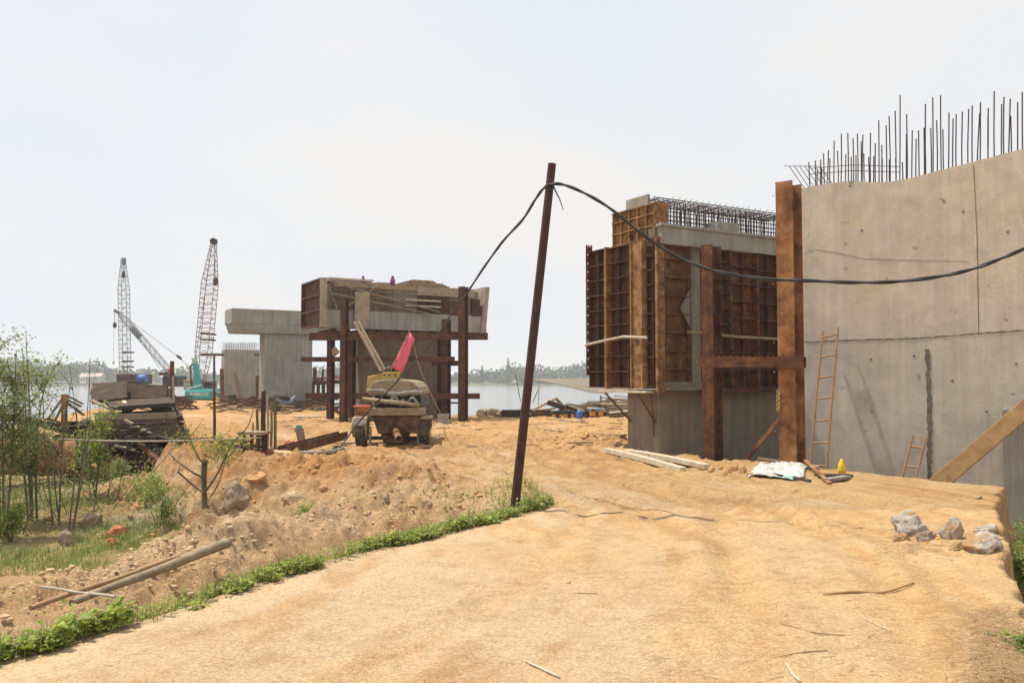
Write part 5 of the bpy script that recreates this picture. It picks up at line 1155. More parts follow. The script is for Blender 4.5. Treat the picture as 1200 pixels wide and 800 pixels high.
# lumps on the spoil bank
SP = [(276, 600, 34, 34, 'rock_grey', 'tall grey concrete lump behind the bare little tree', 41), (263, 604, 22, 18, 'rock_grey', 'lower grey lump beside the tall concrete lump', 42), (341, 592, 30, 17, 'sand_lump', 'pointed sandy boulder on the crest of the bank', 43), (102, 620, 30, 26, 'rock_grey', 'grey boulder on the left bank above the pale bamboo', 44), (74, 640, 26, 20, 'rock_grey', 'lower grey boulder at the left of the bank', 45), (133, 632, 26, 16, 'red_clay', 'red clay lump behind the ridge', 46), (128, 640, 20, 11, 'red_clay', 'second lower red clay lump', 47), (452, 590, 16, 11, 'rock_grey', 'small grey boulder on the right part of the bank', 48), (500, 596, 12, 10, 'sand_lump', 'small sandy boulder near the weeds', 49), (160, 600, 20, 12, 'clay_lump', 'orange clay boulder on the slope left of the shrub', 50), (300, 566, 26, 14, 'clay_lump', 'orange clay boulder right of the bare tree', 51), (380, 580, 16, 9, 'clay_lump', 'small orange boulder right of the pointed sandy one', 52), (430, 610, 12, 8, 'sand_lump', 'small pale clod on the lower bank', 53), (54, 612, 16, 9, 'clay_lump', 'small orange lump left of the grey boulders', 54)]
for px, pb, w_, h_, m, lb, sd_ in SP: rk(px, pb, w_, h_, m, lb, sd_, .6, 'spoil_lump', 'boulder')
# lumps by the pile feet
random.seed(77)
for i, (px, pb, w_) in enumerate([(855, 552, 9), (862, 549, 11), (871, 552, 12), (880, 556, 9), (850, 556, 7), (834, 551, 10), (845, 549, 7), (822, 549, 8)]):
    rk(px, pb+3, w_, w_*.85, 'clay_lump', ('leftmost clods', '')[0] and ['round orange clod left of the strut foot', 'tall orange clod under the strut foot', 'large orange clod right of the strut foot', 'orange clod beside the white sheet', 'flat small orange clod in front of the strut', 'orange clod at the foot of the ragged pile', 'small orange clod between ragged pile and strut', 'orange clod left of the ragged pile'][i], 60+i, .5, 'clay_clod', 'clod')
# many clods: too many to count
def scatter(name, n, fn, smin, smax, m, label, cat='clods', seed=1):
    rr = random.Random(seed); bm = bmesh.new(); bmesh.ops.create_icosphere(bm, subdivisions=1, radius=1); bv = [v.co.copy() for v in bm.verts]; bf = [[v.index for v in f.verts] for f in bm.faces]; bm.free()
    mb = MB(); k = 0; tries = 0
    while k < n and tries < n*12:
        tries += 1; p = fn(rr)
        if p is None: continue
        k += 1; s = smin*(smax/smin)**(rr.random()**2.2); sx, sy, sz = s*rr.uniform(.7, 1.3), s*rr.uniform(.7, 1.3), s*rr.uniform(.5, .9); a = rr.uniform(0, 6.3); ca, sa = math.cos(a), math.sin(a)
        vs = []
        for v in bv:
            j = rr.uniform(.72, 1.15); x, y, z = v.x*sx*j, v.y*sy*j, v.z*sz*j; vs.append((p.x+x*ca-y*sa, p.y+x*sa+y*ca, p.z+z-sz*.05))
        mb.add(vs, bf)
    o = mb.build(name, M[m], fixn=False); o.data.polygons.foreach_set('use_smooth', [False]*len(o.data.polygons)); return tag(o, label, cat, kind='stuff')
def spoil_pt(x0, x1, y0, y1, cond):
    def f(rr):
        x, y = rr.uniform(x0, x1), rr.uniform(y0, y1); z = TZ(x, y)
        if not cond(x, y, z, TD_(x, y), rr): return None
        return Vector((x, y, z))
    return f
scatter('sandy_clods', 3800, spoil_pt(-9, 0, 6.5, 16, lambda x, y, z, d, rr: d['t'] > .9 and rr.random() < d['ridge']+.12), .006, .045, 'sand_lump', 'countless pale sandy clods on the spoil ridge', seed=2)
scatter('orange_clods', 3200, spoil_pt(-11, 1, 12, 26, lambda x, y, z, d, rr: d['t'] > .5 and rr.random() < .25+.5*d['plat']), .008, .06, 'clay_lump', 'countless orange clay clods on the bank behind', seed=3)
scatter('road_pebbles', 1500, spoil_pt(-3, 6, 4.5, 16, lambda x, y, z, d, rr: d['t'] < -.1 and d['pit'] < .1 and rr.random() < .75), .003, .016, 'clay_lump', 'small pebbles scattered over the dirt road', 'pebbles', seed=4)
scatter('dark_pebbles', 420, spoil_pt(-3, 6, 4.5, 18, lambda x, y, z, d, rr: d['t'] < -.05 and d['pit'] < .1), .003, .013, 'rock_grey', 'dark pebbles dotted over the dirt road', 'pebbles', seed=5)
scatter('rubble_mound', 420, lambda rr: (lambda x, y: Vector((x, y, TZ(x, y)+.0)))(2.2+rr.gauss(0, .75), 22+rr.gauss(0, .6)), .03, .13, 'clay_lump', 'mound of brown clods and rubble left of the grey pier base', 'rubble', seed=6)
scatter('site_clods', 2600, spoil_pt(-4, 7, 17, 36, lambda x, y, z, d, rr: d['left'] < .9 and d['pit'] < .1), .008, .045, 'clay_lump', 'clods strewn over the churned orange site ground', seed=7)
scatter('edge_gravel', 900, lambda rr: (lambda q: Vector((q.x, q.y, TZ(q.x, q.y))))(gd(rr.uniform(1050, 1190), rr.uniform(628, 668))), .006, .028, 'rock', 'grey gravel and chips around the row of rocks', 'gravel', seed=8)
scatter('shore_rubble', 260, lambda rr: (lambda x, y: Vector((x, y, TZ(x, y)+rr.random()*.25)))(gx(rr.uniform(560, 592), 42), 42+rr.uniform(-1, 2)), .06, .28, 'rock_grey', 'grey rubble along the river edge left of the board stacks', 'rubble', seed=9)
scatter('track_crumbs', 5200, lambda rr: (lambda x, y: None if (TD_(x, y)['left'] > .3 or TD_(x, y)['pit'] > .1 or fbm(np.array([x]), np.array([y]), .8, 2, 505)[0]+.25 < rr.random()*.6) else Vector((x, y, TZ(x, y))))(rr.uniform(-2, 7), 6+11*rr.random()), .004, .022, 'clay_lump', 'crumbs of dry clay thrown up along the wheel tracks', 'crumbs', seed=10)
random.seed(71); mb = MB()
for i in range(70):
    D = random.uniform(21, 37); x = at(random.uniform(330, 735), 500, D).x; c = drop(x, D, .04); l = random.uniform(.15, 1.1); a = random.uniform(-.7, .7)+(1.5 if random.random() < .2 else 0); d = Vector((math.cos(a), math.sin(a), random.uniform(-.05, .08)))*l/2; mb.bar(c-d, c+d, random.uniform(.04, .12), random.uniform(.02, .04))
tag(mb.build('wood_scraps', M['wood']), 'wood scraps lying about the churned ground between pump and pier', 'scraps', kind='stuff')
# thin plank by the mound
gbar('plank', 694, 525, 22, 733, 527, 21.3, .16, .03, 'wood', 'thin plank across the rubble mound beside the pier base', 'plank', .08)
# two bleached timbers before the pier
def timber(px0, py0, px1, py1, w_, h_, label, dz):
    a = gd(px0, py0); b = gd(px1, py1); a.z = TZ(a.x, a.y)+h_/2+dz; b.z = TZ(b.x, b.y)+h_/2+dz*.6; mb = MB(); mb.bar(a, b, w_, h_, seg=6, bow=.02); return tag(mb.build('bleached_timber', M['wood_pale'], bevel=.012), label, 'timber')
timber(711, 533, 801, 554, .13, .11, 'front one of two bleached timbers lying before the pier base', .0)
timber(735, 537, 829, 552, .15, .10, 'rear one of two bleached timbers lying before the pier base', .05)
# crumpled sheet and boards
def crumple(name, quad, m, label, amp, seed, n=26, dz=.03, fold=.25):
    q = [gd(*p) for p in quad]; vs = []; rr = np.random.default_rng(seed)
    for i in range(n+1):
        for j in range(n+1):
            a = q[0].lerp(q[3], i/n); b = q[1].lerp(q[2], i/n); p = a.lerp(b, j/n); x, y = np.array([p.x*3.1+seed]), np.array([p.y*3.1])
            h = abs(float(fbm(x, y, 1.5, 4, seed)[0]))*amp+abs(float(fbm(x, y, 4, 3, seed+9)[0]))*amp*.4; e = min(i, j, n-i, n-j)/n*5
            p.x += .12*float(fbm(x, y, 1, 3, seed+5)[0]); p.y += .15*float(fbm(x, y, 1, 3, seed+7)[0]); p.z = TZ(p.x, p.y)+dz+h*min(1, e+.25); vs.append(p)
    mb = MB(); mb.add(vs, [(i*(n+1)+j, i*(n+1)+j+1, (i+1)*(n+1)+j+1, (i+1)*(n+1)+j) for i in range(n) for j in range(n)]); o = mb.build(name, M[m], smooth='all', fixn=False); s_ = o.modifiers.new('t', 'SOLIDIFY'); s_.thickness = .006; return tag(o, label, 'sheet')
crumple('plastic_sheet', [(880, 562), (938, 562), (948, 549), (886, 550)], 'white_sheet', 'crumpled white plastic sheet on the ground below the tallest pile', .16, 4)
crumple('plastic_sheet', [(914, 564), (936, 565), (934, 561), (916, 560)], 'teal_pale', 'small pale teal sheet scrap in front of the white plastic', .08, 9, 8)
for x0, y0, x1, y1, w_, h_, m, lb, dz in ((944, 551, 972, 568, .07, .03, 'rust_orange', 'thin reddish board slanting on the pile of boards by the ladder', .12), (958, 561, 996, 560, .22, .04, 'wood_dark', 'flat dark board right of the white sheet', .03), (968, 566, 993, 563, .16, .05, 'mud_grey', 'grey board in front of the flat dark one', .02), (905, 560, 950, 566, .05, .04, 'wood_dark', 'dark stick along the front of the white sheet', .03), (930, 551, 960, 552, .14, .05, 'conc_pale', 'pale board behind the slanting reddish one', .02), (888, 547, 940, 549, .10, .04, 'wood', 'brown board behind the white sheet', .04)):
    a = gd(x0, y0); b = gd(x1, y1); a.z = TZ(a.x, a.y)+h_/2+dz; b.z = TZ(b.x, b.y)+h_/2+.01; a.z = max(a.z, .02+dz); b.z = max(b.z, .02); mb = MB(); mb.bar(a, b, w_, h_); tag(mb.build('board', M[m], bevel=.004), lb, 'board')
p = gd(986.5, 558); p.z = max(TZ(p.x, p.y), -.02); e = empty('yellow_bottle', p); tag(e, 'bright yellow pointed bottle standing before the concrete wall', 'bottle')
MB().lathe(p, [(.055, 0), (.065, .02), (.068, .13), (.055, .20), (.028, .25), (.014, .285)], 16).build('bottle_body', M['yellow_bright'], e, smooth='all'); MB().lathe(p+Vector((0, 0, .05)), [(.0685, 0), (.0688, .03)], 16).build('band', M['orange'], e)
# sticks in the foreground
def gstick(pts, r, m, label, name='dry_stick'):
    w_ = [gd(*q) for q in pts]; 
    for q in w_: q.z = TZ(q.x, q.y)+.012+r
    n = len(w_); sp_ = spline(w_, 5); mb = MB(); mb.tube(sp_, [r*(1-.5*abs(2*i/len(sp_)-1)**2) for i in range(len(sp_))], 7); return tag(mb.build(name, M[m], smooth='all'), label, 'stick')
gstick([(965, 702), (1000, 699), (1035, 696), (1071, 691)], .012, 'timber_ochre', 'long straight brown stick lying right of centre on the road')
gstick([(614, 778), (632, 786), (656, 798)], .009, 'wood_pale', 'short pale stick at the bottom middle of the road')
gstick([(915, 735), (935, 744), (955, 750), (990, 752)], .005, 'straw', 'thin bent twig below the long straight stick')
gstick([(905, 776), (940, 773), (970, 768)], .004, 'straw', 'thin dry twig near the bottom of the road')
gstick([(921, 784), (929, 798), (938, 806)], .008, 'wood_pale', 'short pale stick cut by the bottom edge right of centre')
gstick([(1010, 733), (1030, 740), (1045, 745)], .005, 'wood_pale', 'short pale twig right of the thin bent twig')
gstick([(672, 694), (700, 695)], .004, 'straw', 'tiny straw twig in the middle of the road')
mb = MB(); c = gd(667, 686); c.z = TZ(c.x, c.y)
rk(667, 688, 6, 5, 'rock_grey', 'small grey stone in the middle of the road', 91); rk(1148, 586, 12, 4, 'rock_grey', 'flat dark stone near the corner of the slab', 92)
# fallen bamboo on the bank
def pole3(name, a, b, r0, r1, m, label, cat='pole'):
    A, B = at(*a), at(*b); A.z = max(A.z, TZ(A.x, A.y)+r0+.03); B.z = max(B.z, TZ(B.x, B.y)+r1); n = 10; mb = MB(); mb.tube([A.lerp(B, i/n)+Vector((0, 0, .005*math.sin(i*.9))) for i in range(n+1)], [lerp(r0, r1, i/n) for i in range(n+1)], 12); return tag(mb.build(name, M[m], smooth=True), label, cat)
pole3('bamboo_pole', (84, 706, 7.0), (266, 636, 9.3), .028, .058, 'wood', 'thickest weathered pole lying on the left bank')
pole3('bamboo_pole', (36, 712, 6.9), (210, 652, 8.7), .022, .026, 'bamboo', 'thinner tan pole lying behind the thickest one on the left bank')
pole3('bamboo_pole', (46, 687, 7.4), (135, 699, 7.1), .010, .013, 'driftwood', 'thin pinkish stick crossing the two poles on the left bank', 'stick')


# ------------------------------------------------------------------ plants
class LB:     # leaves in bulk
    def __init__(s, seed=0): s.v = []; s.f = []; s.r = random.Random(seed)
    def leaf(s, p, l, w_, d, droop=.25):
        r = s.r; d = Vector(d).normalized(); side = d.cross(Vector((r.uniform(-.4, .4), r.uniform(-.4, .4), 1))).normalized(); up = side.cross(d)
        b = len(s.v); m = p+d*l*.5+up*l*.08; e = p+d*l-up*0*l-Vector((0, 0, l*droop)); q = p+d*l*.22; 
        s.v += [p, q+side*w_*.42, m+side*w_*.5, e, m-side*w_*.5, q-side*w_*.42]; s.f += [(b, b+1, b+2), (b, b+2, b+3), (b, b+3, b+4), (b, b+4, b+5)]
    def card(s, p, l, w_):
        r = s.r; d = Vector((r.gauss(0, 1), r.gauss(0, 1), r.gauss(0, 1))).normalized(); e = Vector((r.gauss(0, 1), r.gauss(0, 1), r.gauss(0, 1))).cross(d).normalized(); b = len(s.v)
        s.v += [p-d*l/2, p+e*w_/2, p+d*l/2, p-e*w_/2]; s.f.append((b, b+1, b+2, b+3))
    def blade(s, p, h, w_, lean):
        r = s.r; a = r.uniform(0, 6.3); dx = Vector((math.cos(a), math.sin(a), 0))*w_/2; b = len(s.v); t = Vector((lean[0], lean[1], 0)); m = p+t*.35+Vector((0, 0, h*.6)); e = p+t+Vector((0, 0, h)); s.v += [p-dx, p+dx, m+dx*.7, m-dx*.7, e]; s.f += [(b, b+1, b+2, b+3), (b+3, b+2, b+4)]
    def build(s, name, m, parent=None, origin=None):
        mb = MB(); mb.v = [tuple(q) for q in s.v]; mb.f = s.f; return mb.build(name, M[m], parent, origin=origin, fixn=False)
# weeds on the road verge
rr = random.Random(11); lb = LB(12); gb = LB(13); dl = LB(14); sb = LB(16); n = 0
for i in range(9500):
    y = 4.0+7.9*rr.random()**1.15; dens = 1; wv = lerp(1.45, .8, sst(np.array((y-4.6)/4.5)).item()); nn = float(fbm(np.array([y*1.0]), np.array([3.3]), 1.4, 3, 403)[0]); t = rr.random()**1.1*wv*(1.35+.9*nn)-.02
    x = left_edge(y)-t+.05*math.sin(y*5)+.04*math.sin(y*13); h = rr.uniform(.02, .11)*(1+1.0*(y < 6.0)*rr.random())*(1+.9*float(fbm(np.array([x]), np.array([y]), 2.2, 2, 405)[0])+(.5 if rr.random() < .12 else 0)); p = Vector((float(x), y, TZ(float(x), y)))
    if float(fbm(np.array([x]), np.array([y]), 1.6, 3, 401)[0]) < -.24+(-.2 if y < 6 else 0): continue
    if rr.random() < (max(t, 0)/(wv*1.3))**1.3: continue
    k = rr.randint(3, 6); big = (y < 6.6 and rr.random() < .14)
    for j in range(k):
        a = rr.uniform(0, 6.3); el = rr.uniform(.05, .9); l = rr.uniform(.03, .075)*(1.8 if big else 1); c = p+Vector((rr.gauss(0, .03), rr.gauss(0, .03), h*rr.uniform(.35, 1)))
        (lb if rr.random() < .9 else dl).leaf(c, l, l*rr.uniform(.45, .8), (math.cos(a), math.sin(a), el), rr.uniform(0, .35))
    if rr.random() < .8:
        for j in range(3): (gb if rr.random() < .75 else sb).blade(p+Vector((rr.gauss(0, .04), rr.gauss(0, .04), 0)), rr.uniform(.04, .17), .006, (rr.gauss(0, .04), rr.gauss(0, .04)))
for i in range(2600):      # stray sprigs on the road edge and slope
    y = rr.uniform(4.2, 13.5); x = float(left_edge(y))-abs(rr.gauss(.1, .9))+.1; p = drop(x, y)
    (gb if rr.random() < .6 else sb).blade(p, rr.uniform(.05, .24), .006, (rr.gauss(0, .05), rr.gauss(0, .05)))
    if rr.random() < .5:
        for j in range(5): a = rr.uniform(0, 6.3); lb.leaf(p+Vector((0, 0, rr.uniform(.02, .12))), .035, .022, (math.cos(a), math.sin(a), .4))
tag(lb.build('verge_weeds', 'weed'), 'broad leaved green weeds along the left road edge', 'weeds', kind='stuff'); tag(gb.build('verge_grass', 'grass'), 'thin grass blades among the verge weeds', 'grass', kind='stuff'); tag(sb.build('verge_straw', 'dry_leaf'), 'dry straw blades among the verge weeds', 'straw', kind='stuff'); tag(dl.build('verge_dry_leaves', 'dry_leaf'), 'dry leaves among the verge weeds', 'leaves', kind='stuff')
# grass in the hollow
gb = LB(15); k = 0
for i in range(60000):
    x, y = rr.uniform(-12, -2.2), rr.uniform(10.2, 18); 
    if (x+3.0)*1.0 > (y-11)*-0+0: continue
    k += 1
    if k > 15000: break
    z = TZ(x, y); d = TD_(x, y)
    if d['ridge'] > .45 or z > -.30 or CN[int((y-2.5)/.06), int((x+14)/.06)] < .0: continue
    for j in range(3): gb.blade(Vector((x+rr.gauss(0, .05), y+rr.gauss(0, .05), z-.01)), rr.uniform(.04, .17), .010, (rr.gauss(0, .05), rr.gauss(0, .07)))
tag(gb.build('hollow_grass', 'grass'), 'bright grass growing in the hollow behind the spoil ridge', 'grass', kind='stuff')
# plants: stems + leaves
def shrub(name, base, height, spread, nst, lpn, ll, m, label, cat, seed, stemr=.012, lean=(0, 0), top=.4, part='foliage', trunkname='stem', bark='bark', curv=.25, leafstart=.3, clump=3, sub=2):
    rr = random.Random(seed); e = empty(name, base); tag(e, label, cat); L_ = LB(seed)
    for s in range(nst):
        a = rr.uniform(0, 6.3); rad = spread*rr.random()**.6; h = height*rr.uniform(.65, 1); tip = base+Vector((lean[0]+math.cos(a)*rad, lean[1]+math.sin(a)*rad, h)); st = base+Vector((math.cos(a)*rad*.18, math.sin(a)*rad*.18, -.08)); mid = st.lerp(tip, .5)+Vector((rr.gauss(0, curv*.4), rr.gauss(0, curv*.4), h*.06)); pts = spline([st, mid, tip], 6); mb = MB(); mb.tube(pts, [stemr*(1-.75*i/(len(pts)-1)) for i in range(len(pts))], 6)
        brs = [pts]
        for b in range(sub):
            i0 = rr.randint(int(len(pts)*leafstart), len(pts)-3); q = pts[i0]; aa = rr.uniform(0, 6.3); bl = h*rr.uniform(.15, .32); t = q+Vector((math.cos(aa)*bl*.8, math.sin(aa)*bl*.8, bl*.7)); bp = spline([q, q.lerp(t, .5)+Vector((0, 0, bl*.08)), t], 4); mb.tube(bp, [stemr*.5*(1-.7*i/(len(bp)-1)) for i in range(len(bp))], 5); brs.append(bp)
        mb.build(trunkname, M[bark], e)
        for bi, bp in enumerate(brs):
            for k in range(lpn if bi == 0 else lpn*2//3):
                t = rr.uniform(leafstart if bi == 0 else .15, 1); i0 = min(int(t*(len(bp)-1)), len(bp)-2); q = bp[i0].lerp(bp[i0+1], rr.random()); o = Vector((rr.gauss(0, 1), rr.gauss(0, 1), rr.gauss(0, 1)))*ll*1.3
                for c in range(clump): L_.leaf(q+o+Vector((rr.gauss(0, 1), rr.gauss(0, 1), rr.gauss(0, 1)))*ll*.5, ll*rr.uniform(.6, 1.15), ll*rr.uniform(.4, .65), (rr.gauss(0, 1), rr.gauss(0, 1), rr.gauss(0, .7)+.2), rr.uniform(0, .4))
    L_.build(part, m, e); return e
def gpos(px, D, dz=0): return drop(at(px, 500, D).x, D, dz)
shrub('leafy_sapling', gpos(8, 13.2), 3.2, .7, 4, 60, .055, 'leaf', 'tall airy sapling at the far left edge of the river bank', 'tree', 101, .020, (-.1, 0), trunkname='trunk', part='crown', sub=9)
shrub('leafy_sapling', gpos(40, 14.2), 3.6, .6, 4, 60, .055, 'leaf', 'tallest airy sapling, second from the left by the river', 'tree', 102, .020, (-.25, 0), trunkname='trunk', part='crown', sub=9)
shrub('leafy_sapling', gpos(68, 14.0), 2.6, .5, 3, 18, .05, 'leaf', 'thinly leaved sapling right of the two tall ones', 'tree', 103, .016, (-.1, 0), trunkname='trunk', part='crown', sub=3)
shrub('leafy_sapling', gpos(84, 13.6), 3.0, .35, 3, 3, .04, 'leaf', 'almost bare thin sapling standing before the far trees', 'tree', 104, .013, (.0, 0), trunkname='trunk', part='crown', sub=3)
shrub('bushy_sapling', gpos(112, 16.5), 1.9, .36, 5, 32, .075, 'leaf_bright', 'bright green bushy sapling in front of the scrap heap', 'tree', 105, .015, (0, 0), trunkname='trunk', part='crown', sub=3)
shrub('green_bush', gpos(190, 13.6), .8, .6, 9, 16, .055, 'leaf_bright', 'green bush on the slope left of the bare little tree', 'bush', 106, .008)
shrub('green_bush', gpos(15, 12.4), .55, .35, 7, 26, .05, 'leaf_bright', 'small bright bush at the left edge of the hollow', 'bush', 107, .007)
shrub('green_bush', gpos(365, 13.6), .25, .22, 8, 16, .04, 'leaf_bright', 'tiny bright bush behind the pointed sandy boulder', 'bush', 108, .004)
shrub('green_bush', gpos(140, 19.5), .5, .35, 6, 26, .05, 'leaf', 'small dull bush before the rust plate', 'bush', 109, .007)
shrub('green_bush', gpos(172, 15.5), .5, .45, 8, 22, .05, 'leaf_bright', 'low yellow green bush on the orange slope above the hollow', 'bush', 110, .006)
# brush: bare tangled stems at far left
random.seed(9)
mb = MB()
for i in range(60):
    x = at(random.uniform(-30, 125), 560, 15).x; y = random.uniform(13, 17.5); b = drop(x, y, -.03); h = random.uniform(.3, 1.25); t = b+Vector((random.gauss(0, .45), random.gauss(0, .3), h)); mb.tube(spline([b, b.lerp(t, .5)+Vector((random.gauss(0, .1), 0, .05)), t], 3), [.009*(1-.6*k/6) for k in range(7)], 4)
tag(mb.build('bare_brush', M['bark']), 'dense tangle of dead brush stems on the far left bank', 'brush', kind='stuff')
lb = LB(33); rr = random.Random(34)
for i in range(2200):
    x = at(rr.uniform(-40, 120), 560, 15).x; y = rr.uniform(13, 18); p = drop(x, y, abs(rr.gauss(0, .30))); a = rr.uniform(0, 6.3); lb.leaf(p, .06, .03, (math.cos(a), math.sin(a), rr.uniform(-.2, .8)))
tag(lb.build('brush_leaves', 'leaf'), 'sparse low leaves growing through the dead brush', 'brush', kind='stuff')
# little bare tree on the bank
bt = gpos(240, 14.2, -.05); e = empty('bare_tree', bt); tag(e, 'little almost leafless tree with spreading arms on the bank', 'tree')
def TP(px, py, D=14.2): return at(px, py, D)
base = TP(241, 587); base.z = bt.z
arms = [([ (241, 588), (239, 565), (240, 538)], .045, .05), ([(240, 578), (226, 568), (208, 552)], .02, .015), ([(239, 560), (224, 552), (204, 537), (198, 528)], .018, .008), ([(242, 574), (254, 556), (262, 540), (272, 520), (290, 500), (297, 480)], .022, .006), ([(247, 582), (256, 566), (264, 540)], .014, .006), ([(240, 545), (231, 533), (222, 512), (216, 494), (212, 480)], .014, .005), ([(262, 540), (275, 528), (282, 522)], .010, .004), ([(222, 512), (232, 500), (238, 490)], .006, .003)]
for k, (pts, r0, r1) in enumerate(arms):
    w_ = [TP(px, py, 14.2+(.15*math.sin(k*2+i) if i else 0)) for i, (px, py) in enumerate(pts)]
    if k == 0: w_[0].z = bt.z-.05
    s_ = spline(w_, 5); MB().tube(s_, [lerp(r0, r1, i/(len(s_)-1)) for i in range(len(s_))], 8).build('trunk' if k == 0 else 'branch', M['bark'], e, smooth='all')
lb = LB(44)
for i in range(800):
    c = TP(*rr.choice([(266, 520), (258, 528), (272, 515), (250, 524), (222, 512), (262, 535)])); p = c+Vector((rr.gauss(0, .16), rr.gauss(0, .14), rr.gauss(0, .10))); lb.leaf(p, .055, .02, (rr.gauss(0, 1), rr.gauss(0, 1), rr.gauss(0, 1)))
lb.build('sparse_foliage', 'leaf_bright', e)
# long branch rail across the bushes and to the posts
r_ = [(-20, 512, 15.2), (60, 514, 15.4), (130, 516.5, 15.7), (200, 516.5, 16.4), (260, 515, 17.4), (306, 512.5, 18.5)]
mb = MB(); mb.tube(spline([at(*q) for q in r_], 5), .016, 7); tag(mb.build('branch_rail', M['driftwood'], smooth='all'), 'long thin pale branch rail crossing the bushes to the posts', 'rail')
# right edge greens and dry straw
for px, py, D, h, sp_, lbx, sd_ in ((1204, 645, 8.9, .28, .16, 'green weed clump below the slab edge at far right', 201), (1210, 612, 10.6, .4, .3, 'taller green weed clump behind the rocks at far right', 202), (1204, 758, 5.6, .12, .08, 'small weed clump at the bottom right corner', 203)):
    x = at(px, py, D).x; shrub('weed_clump', drop(x, D), h+max(0, -TZ(x, D))*.6, sp_, 10, 30, .045, 'leaf_bright', lbx, 'weeds', sd_, .005)
mb = MB(); random.seed(14)
for i in range(900):
    k = random.random(); cx = random.gauss(1172, 26); cy = random.uniform(712, 812)
    if cx > 1230: continue
    c = gd(cx, cy); c.z = TZ(c.x, c.y)+random.uniform(.012, .045); a = random.gauss(.2, .8); l = random.uniform(.04, .20); d = Vector((math.cos(a), math.sin(a), random.uniform(-.08, .12)))*l/2; mb.tube([c-d, c+Vector((0, 0, .006)), c+d], .0016, 3)
for i in range(420):
    c = gd(random.uniform(760, 1185), random.uniform(560, 800)); c.z = TZ(c.x, c.y)+.014; a = random.gauss(.1, .5); l = random.uniform(.02, .12); d = Vector((math.cos(a), math.sin(a), 0))*l/2; mb.tube([c-d, c+Vector((0, 0, .003)), c+d], .0016, 3)
for i in range(160):
    c = gd(random.gauss(1070, 30), random.uniform(630, 650)); c.z = TZ(c.x, c.y)+.02; a = random.gauss(.1, .8); l = random.uniform(.04, .16); d = Vector((math.cos(a), math.sin(a), .05))*l/2; mb.tube([c-d, c+d], .002, 3)
tag(mb.build('dry_straw', M['straw']), 'dry straw and fine twigs on the right side of the road', 'straw', kind='stuff')

# ------------------------------------------------------------------ far shore
def crown(L_, c, rx, rz, n, s, rr):
    lobes = [(Vector((rr.gauss(0, .45)*rx, rr.gauss(0, .4)*rx, rr.uniform(-.45, .55)*rz)), rr.uniform(.35, .6)) for _ in range(9)]
    for i in range(n):
        o, k = rr.choice(lobes); d = Vector((rr.gauss(0, 1), rr.gauss(0, 1), rr.gauss(0, 1))).normalized()*rr.uniform(.6, 1)**.5; p = c+o+Vector((d.x*rx*k, d.y*rx*k, d.z*rz*k)); L_.card(p, s*rr.uniform(.6, 1.3), s*rr.uniform(.5, 1))
rr = random.Random(55); W = LB(56)
for row in range(3):
    x = -520
    while x < 620:
        x += rr.uniform(6, 11); y = 553+row*16+rr.uniform(-3, 3); px = 600+x/y*1000
        hh = 7.5+3.0*row+2.5*math.sin(px*.021)+1.8*math.sin(px*.063+1)+rr.uniform(-1.5, 2)
        if px < 75: hh += 3.5
        if 660 < px < 720: hh += 2
        if 230 < px < 330: hh -= 2
        if row == 0: hh *= .55
        crown(W, Vector((x, y, .3+hh*.42)), hh*.5+2.0, hh*.42, 230, 1.9, rr)
tag(W.build('far_wood', 'leaf_far', origin=(50, 560, 0)), 'hazy belt of trees along the far river bank', 'wood', kind='stuff')
def ftree(name, px, top, D, kind, label, seed, wpx=14):
    rr = random.Random(seed); b = Vector((at(px, 445, D).x, D, .3)); h = at(px, top, D).z-b.z; e = empty(name, b); tag(e, label, 'tree'); s = D/F
    MB().tube([b, b+Vector((0, 0, h*.97))], [h*.022, h*.006], 7).build('trunk', M['bark'], e); L_ = LB(seed)
    if kind == 'conifer':
        for k in range(15):
            z = h*(.12+.86*k/14); r = wpx*s*.5*(1-.97*k/14)*rr.uniform(.7, 1.15)
            for a in range(5):
                t = a*1.26+k*.6; 
                for q in range(16): f = rr.random(); L_.card(b+Vector((math.cos(t)*r*f, math.sin(t)*r*f, z-.15*r*f)), 1.0, .6)
        L_.build('crown', 'leaf_conifer', e)
    elif kind == 'airy':
        for k in range(12):
            t = rr.uniform(0, 6.3); r = wpx*s*.5*rr.uniform(.3, .95); z = h*rr.uniform(.5, 1); tip = b+Vector((math.cos(t)*r, math.sin(t)*r, z)); MB().tube([b+Vector((0, 0, h*.35)), tip], [h*.012, h*.004], 5).build('limb', M['bark'], e)
            for q in range(26): L_.card(tip+Vector((rr.gauss(0, 1), rr.gauss(0, 1), rr.gauss(0, .7)))*h*.08, 1.5, 1.0)
        L_.build('crown', 'leaf_far', e)
    else:
        crown(L_, b+Vector((0, 0, h*.62)), wpx*s*.5, h*.42, 900, 1.6, rr); L_.build('crown', 'leaf_far', e)
ftree('conifer_tree', 595.5, 419, 548, 'conifer', 'tallest layered conifer on the far bank, just left of the leaning pole', 71, 17)
ftree('conifer_tree', 565, 428, 548, 'conifer', 'small conifer on the far bank, left of the tallest one', 72, 9)
ftree('conifer_tree', 98, 429, 520, 'conifer', 'small conifer above the far bank houses at left', 73, 6)
ftree('conifer_tree', 174, 430, 520, 'conifer', 'pointed conifer right of the slanting crane boom', 74, 8)
ftree('airy_tree', 112, 420, 500, 'airy', 'spreading airy tree above the far bank at left', 75, 22)
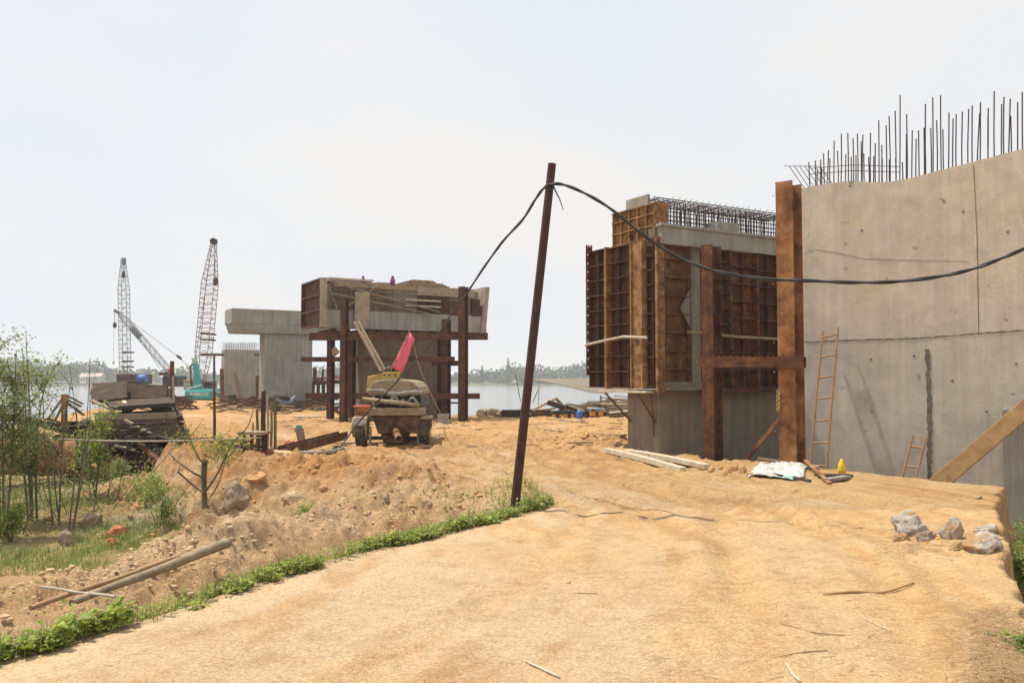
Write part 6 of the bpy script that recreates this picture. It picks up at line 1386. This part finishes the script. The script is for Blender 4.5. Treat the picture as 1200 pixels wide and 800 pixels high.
ftree('broad_tree', 690, 424, 546, 'airy', 'spiky tree clump on the far bank left of the formwork', 76, 20)
ftree('broad_tree', 708, 427, 550, 'airy', 'second spiky tree clump touching the formwork edge', 77, 18)
ftree('broad_tree', 82, 428, 500, 'round', 'dark broad tree at left on the far bank', 78, 32)
ftree('broad_tree', 125, 432, 508, 'round', 'broad tree right of the airy one on the far bank', 79, 20)
ftree('broad_tree', 55, 434, 500, 'round', 'lower broad tree at the left edge of the far bank', 80, 30)
for px, lbx, m, w_ in ((97, 'small white far bank house with pink roof', 'white', 7), (110, 'long low pale far bank house', 'conc_pale', 15), (192, 'tiny pale house on the far bank between cranes', 'conc_pale', 8)):
    D = 492; x = at(px, 440, D).x; e = empty('far_house', (x, D, .4)); tag(e, lbx, 'house'); w2 = w_*D/F/2
    MB().hexa([(x-w2, D, .3), (x+w2, D, .3), (x+w2, D+6, .3), (x-w2, D+6, .3), (x-w2, D, 4.2), (x+w2, D, 4.2), (x+w2, D+6, 4.2), (x-w2, D+6, 4.2)]).build('wall', M[m], e)
    MB().prism([(x-w2-.5, D-.6, 4.21), (x-w2-.5, D+6.6, 4.21), (x-w2-.5, D+3, 6.3)], (2*w2+1, 0, 0)).build('roof', M['roof'], e)
    for k in (-.5, .35): MB().box((x+w2*k, D-.05, 2.4), (.9, .12, 1.3)).build('window', M['dark_metal'], e)
# ------------------------------------------------------------------ haze
hz = MB(); hz.box((0, 900, 11), (6400, 5400, 30)); 
hm = bpy.data.materials.new('haze air'); hm.use_nodes = True; nt = hm.node_tree; nt.nodes.clear(); o_ = nt.nodes.new('ShaderNodeOutputMaterial'); pv = nt.nodes.new('ShaderNodeVolumePrincipled')
pv.inputs['Color'].default_value = (.93, .95, .97, 1); pv.inputs['Density'].default_value = HAZE; pv.inputs['Anisotropy'].default_value = .2; nt.links.new(pv.outputs[0], o_.inputs['Volume'])
if HAZE > 0:
    o = hz.build('haze', hm, origin=(0, 900, -6)); tag(o, kind='stuff'); o.visible_shadow = True
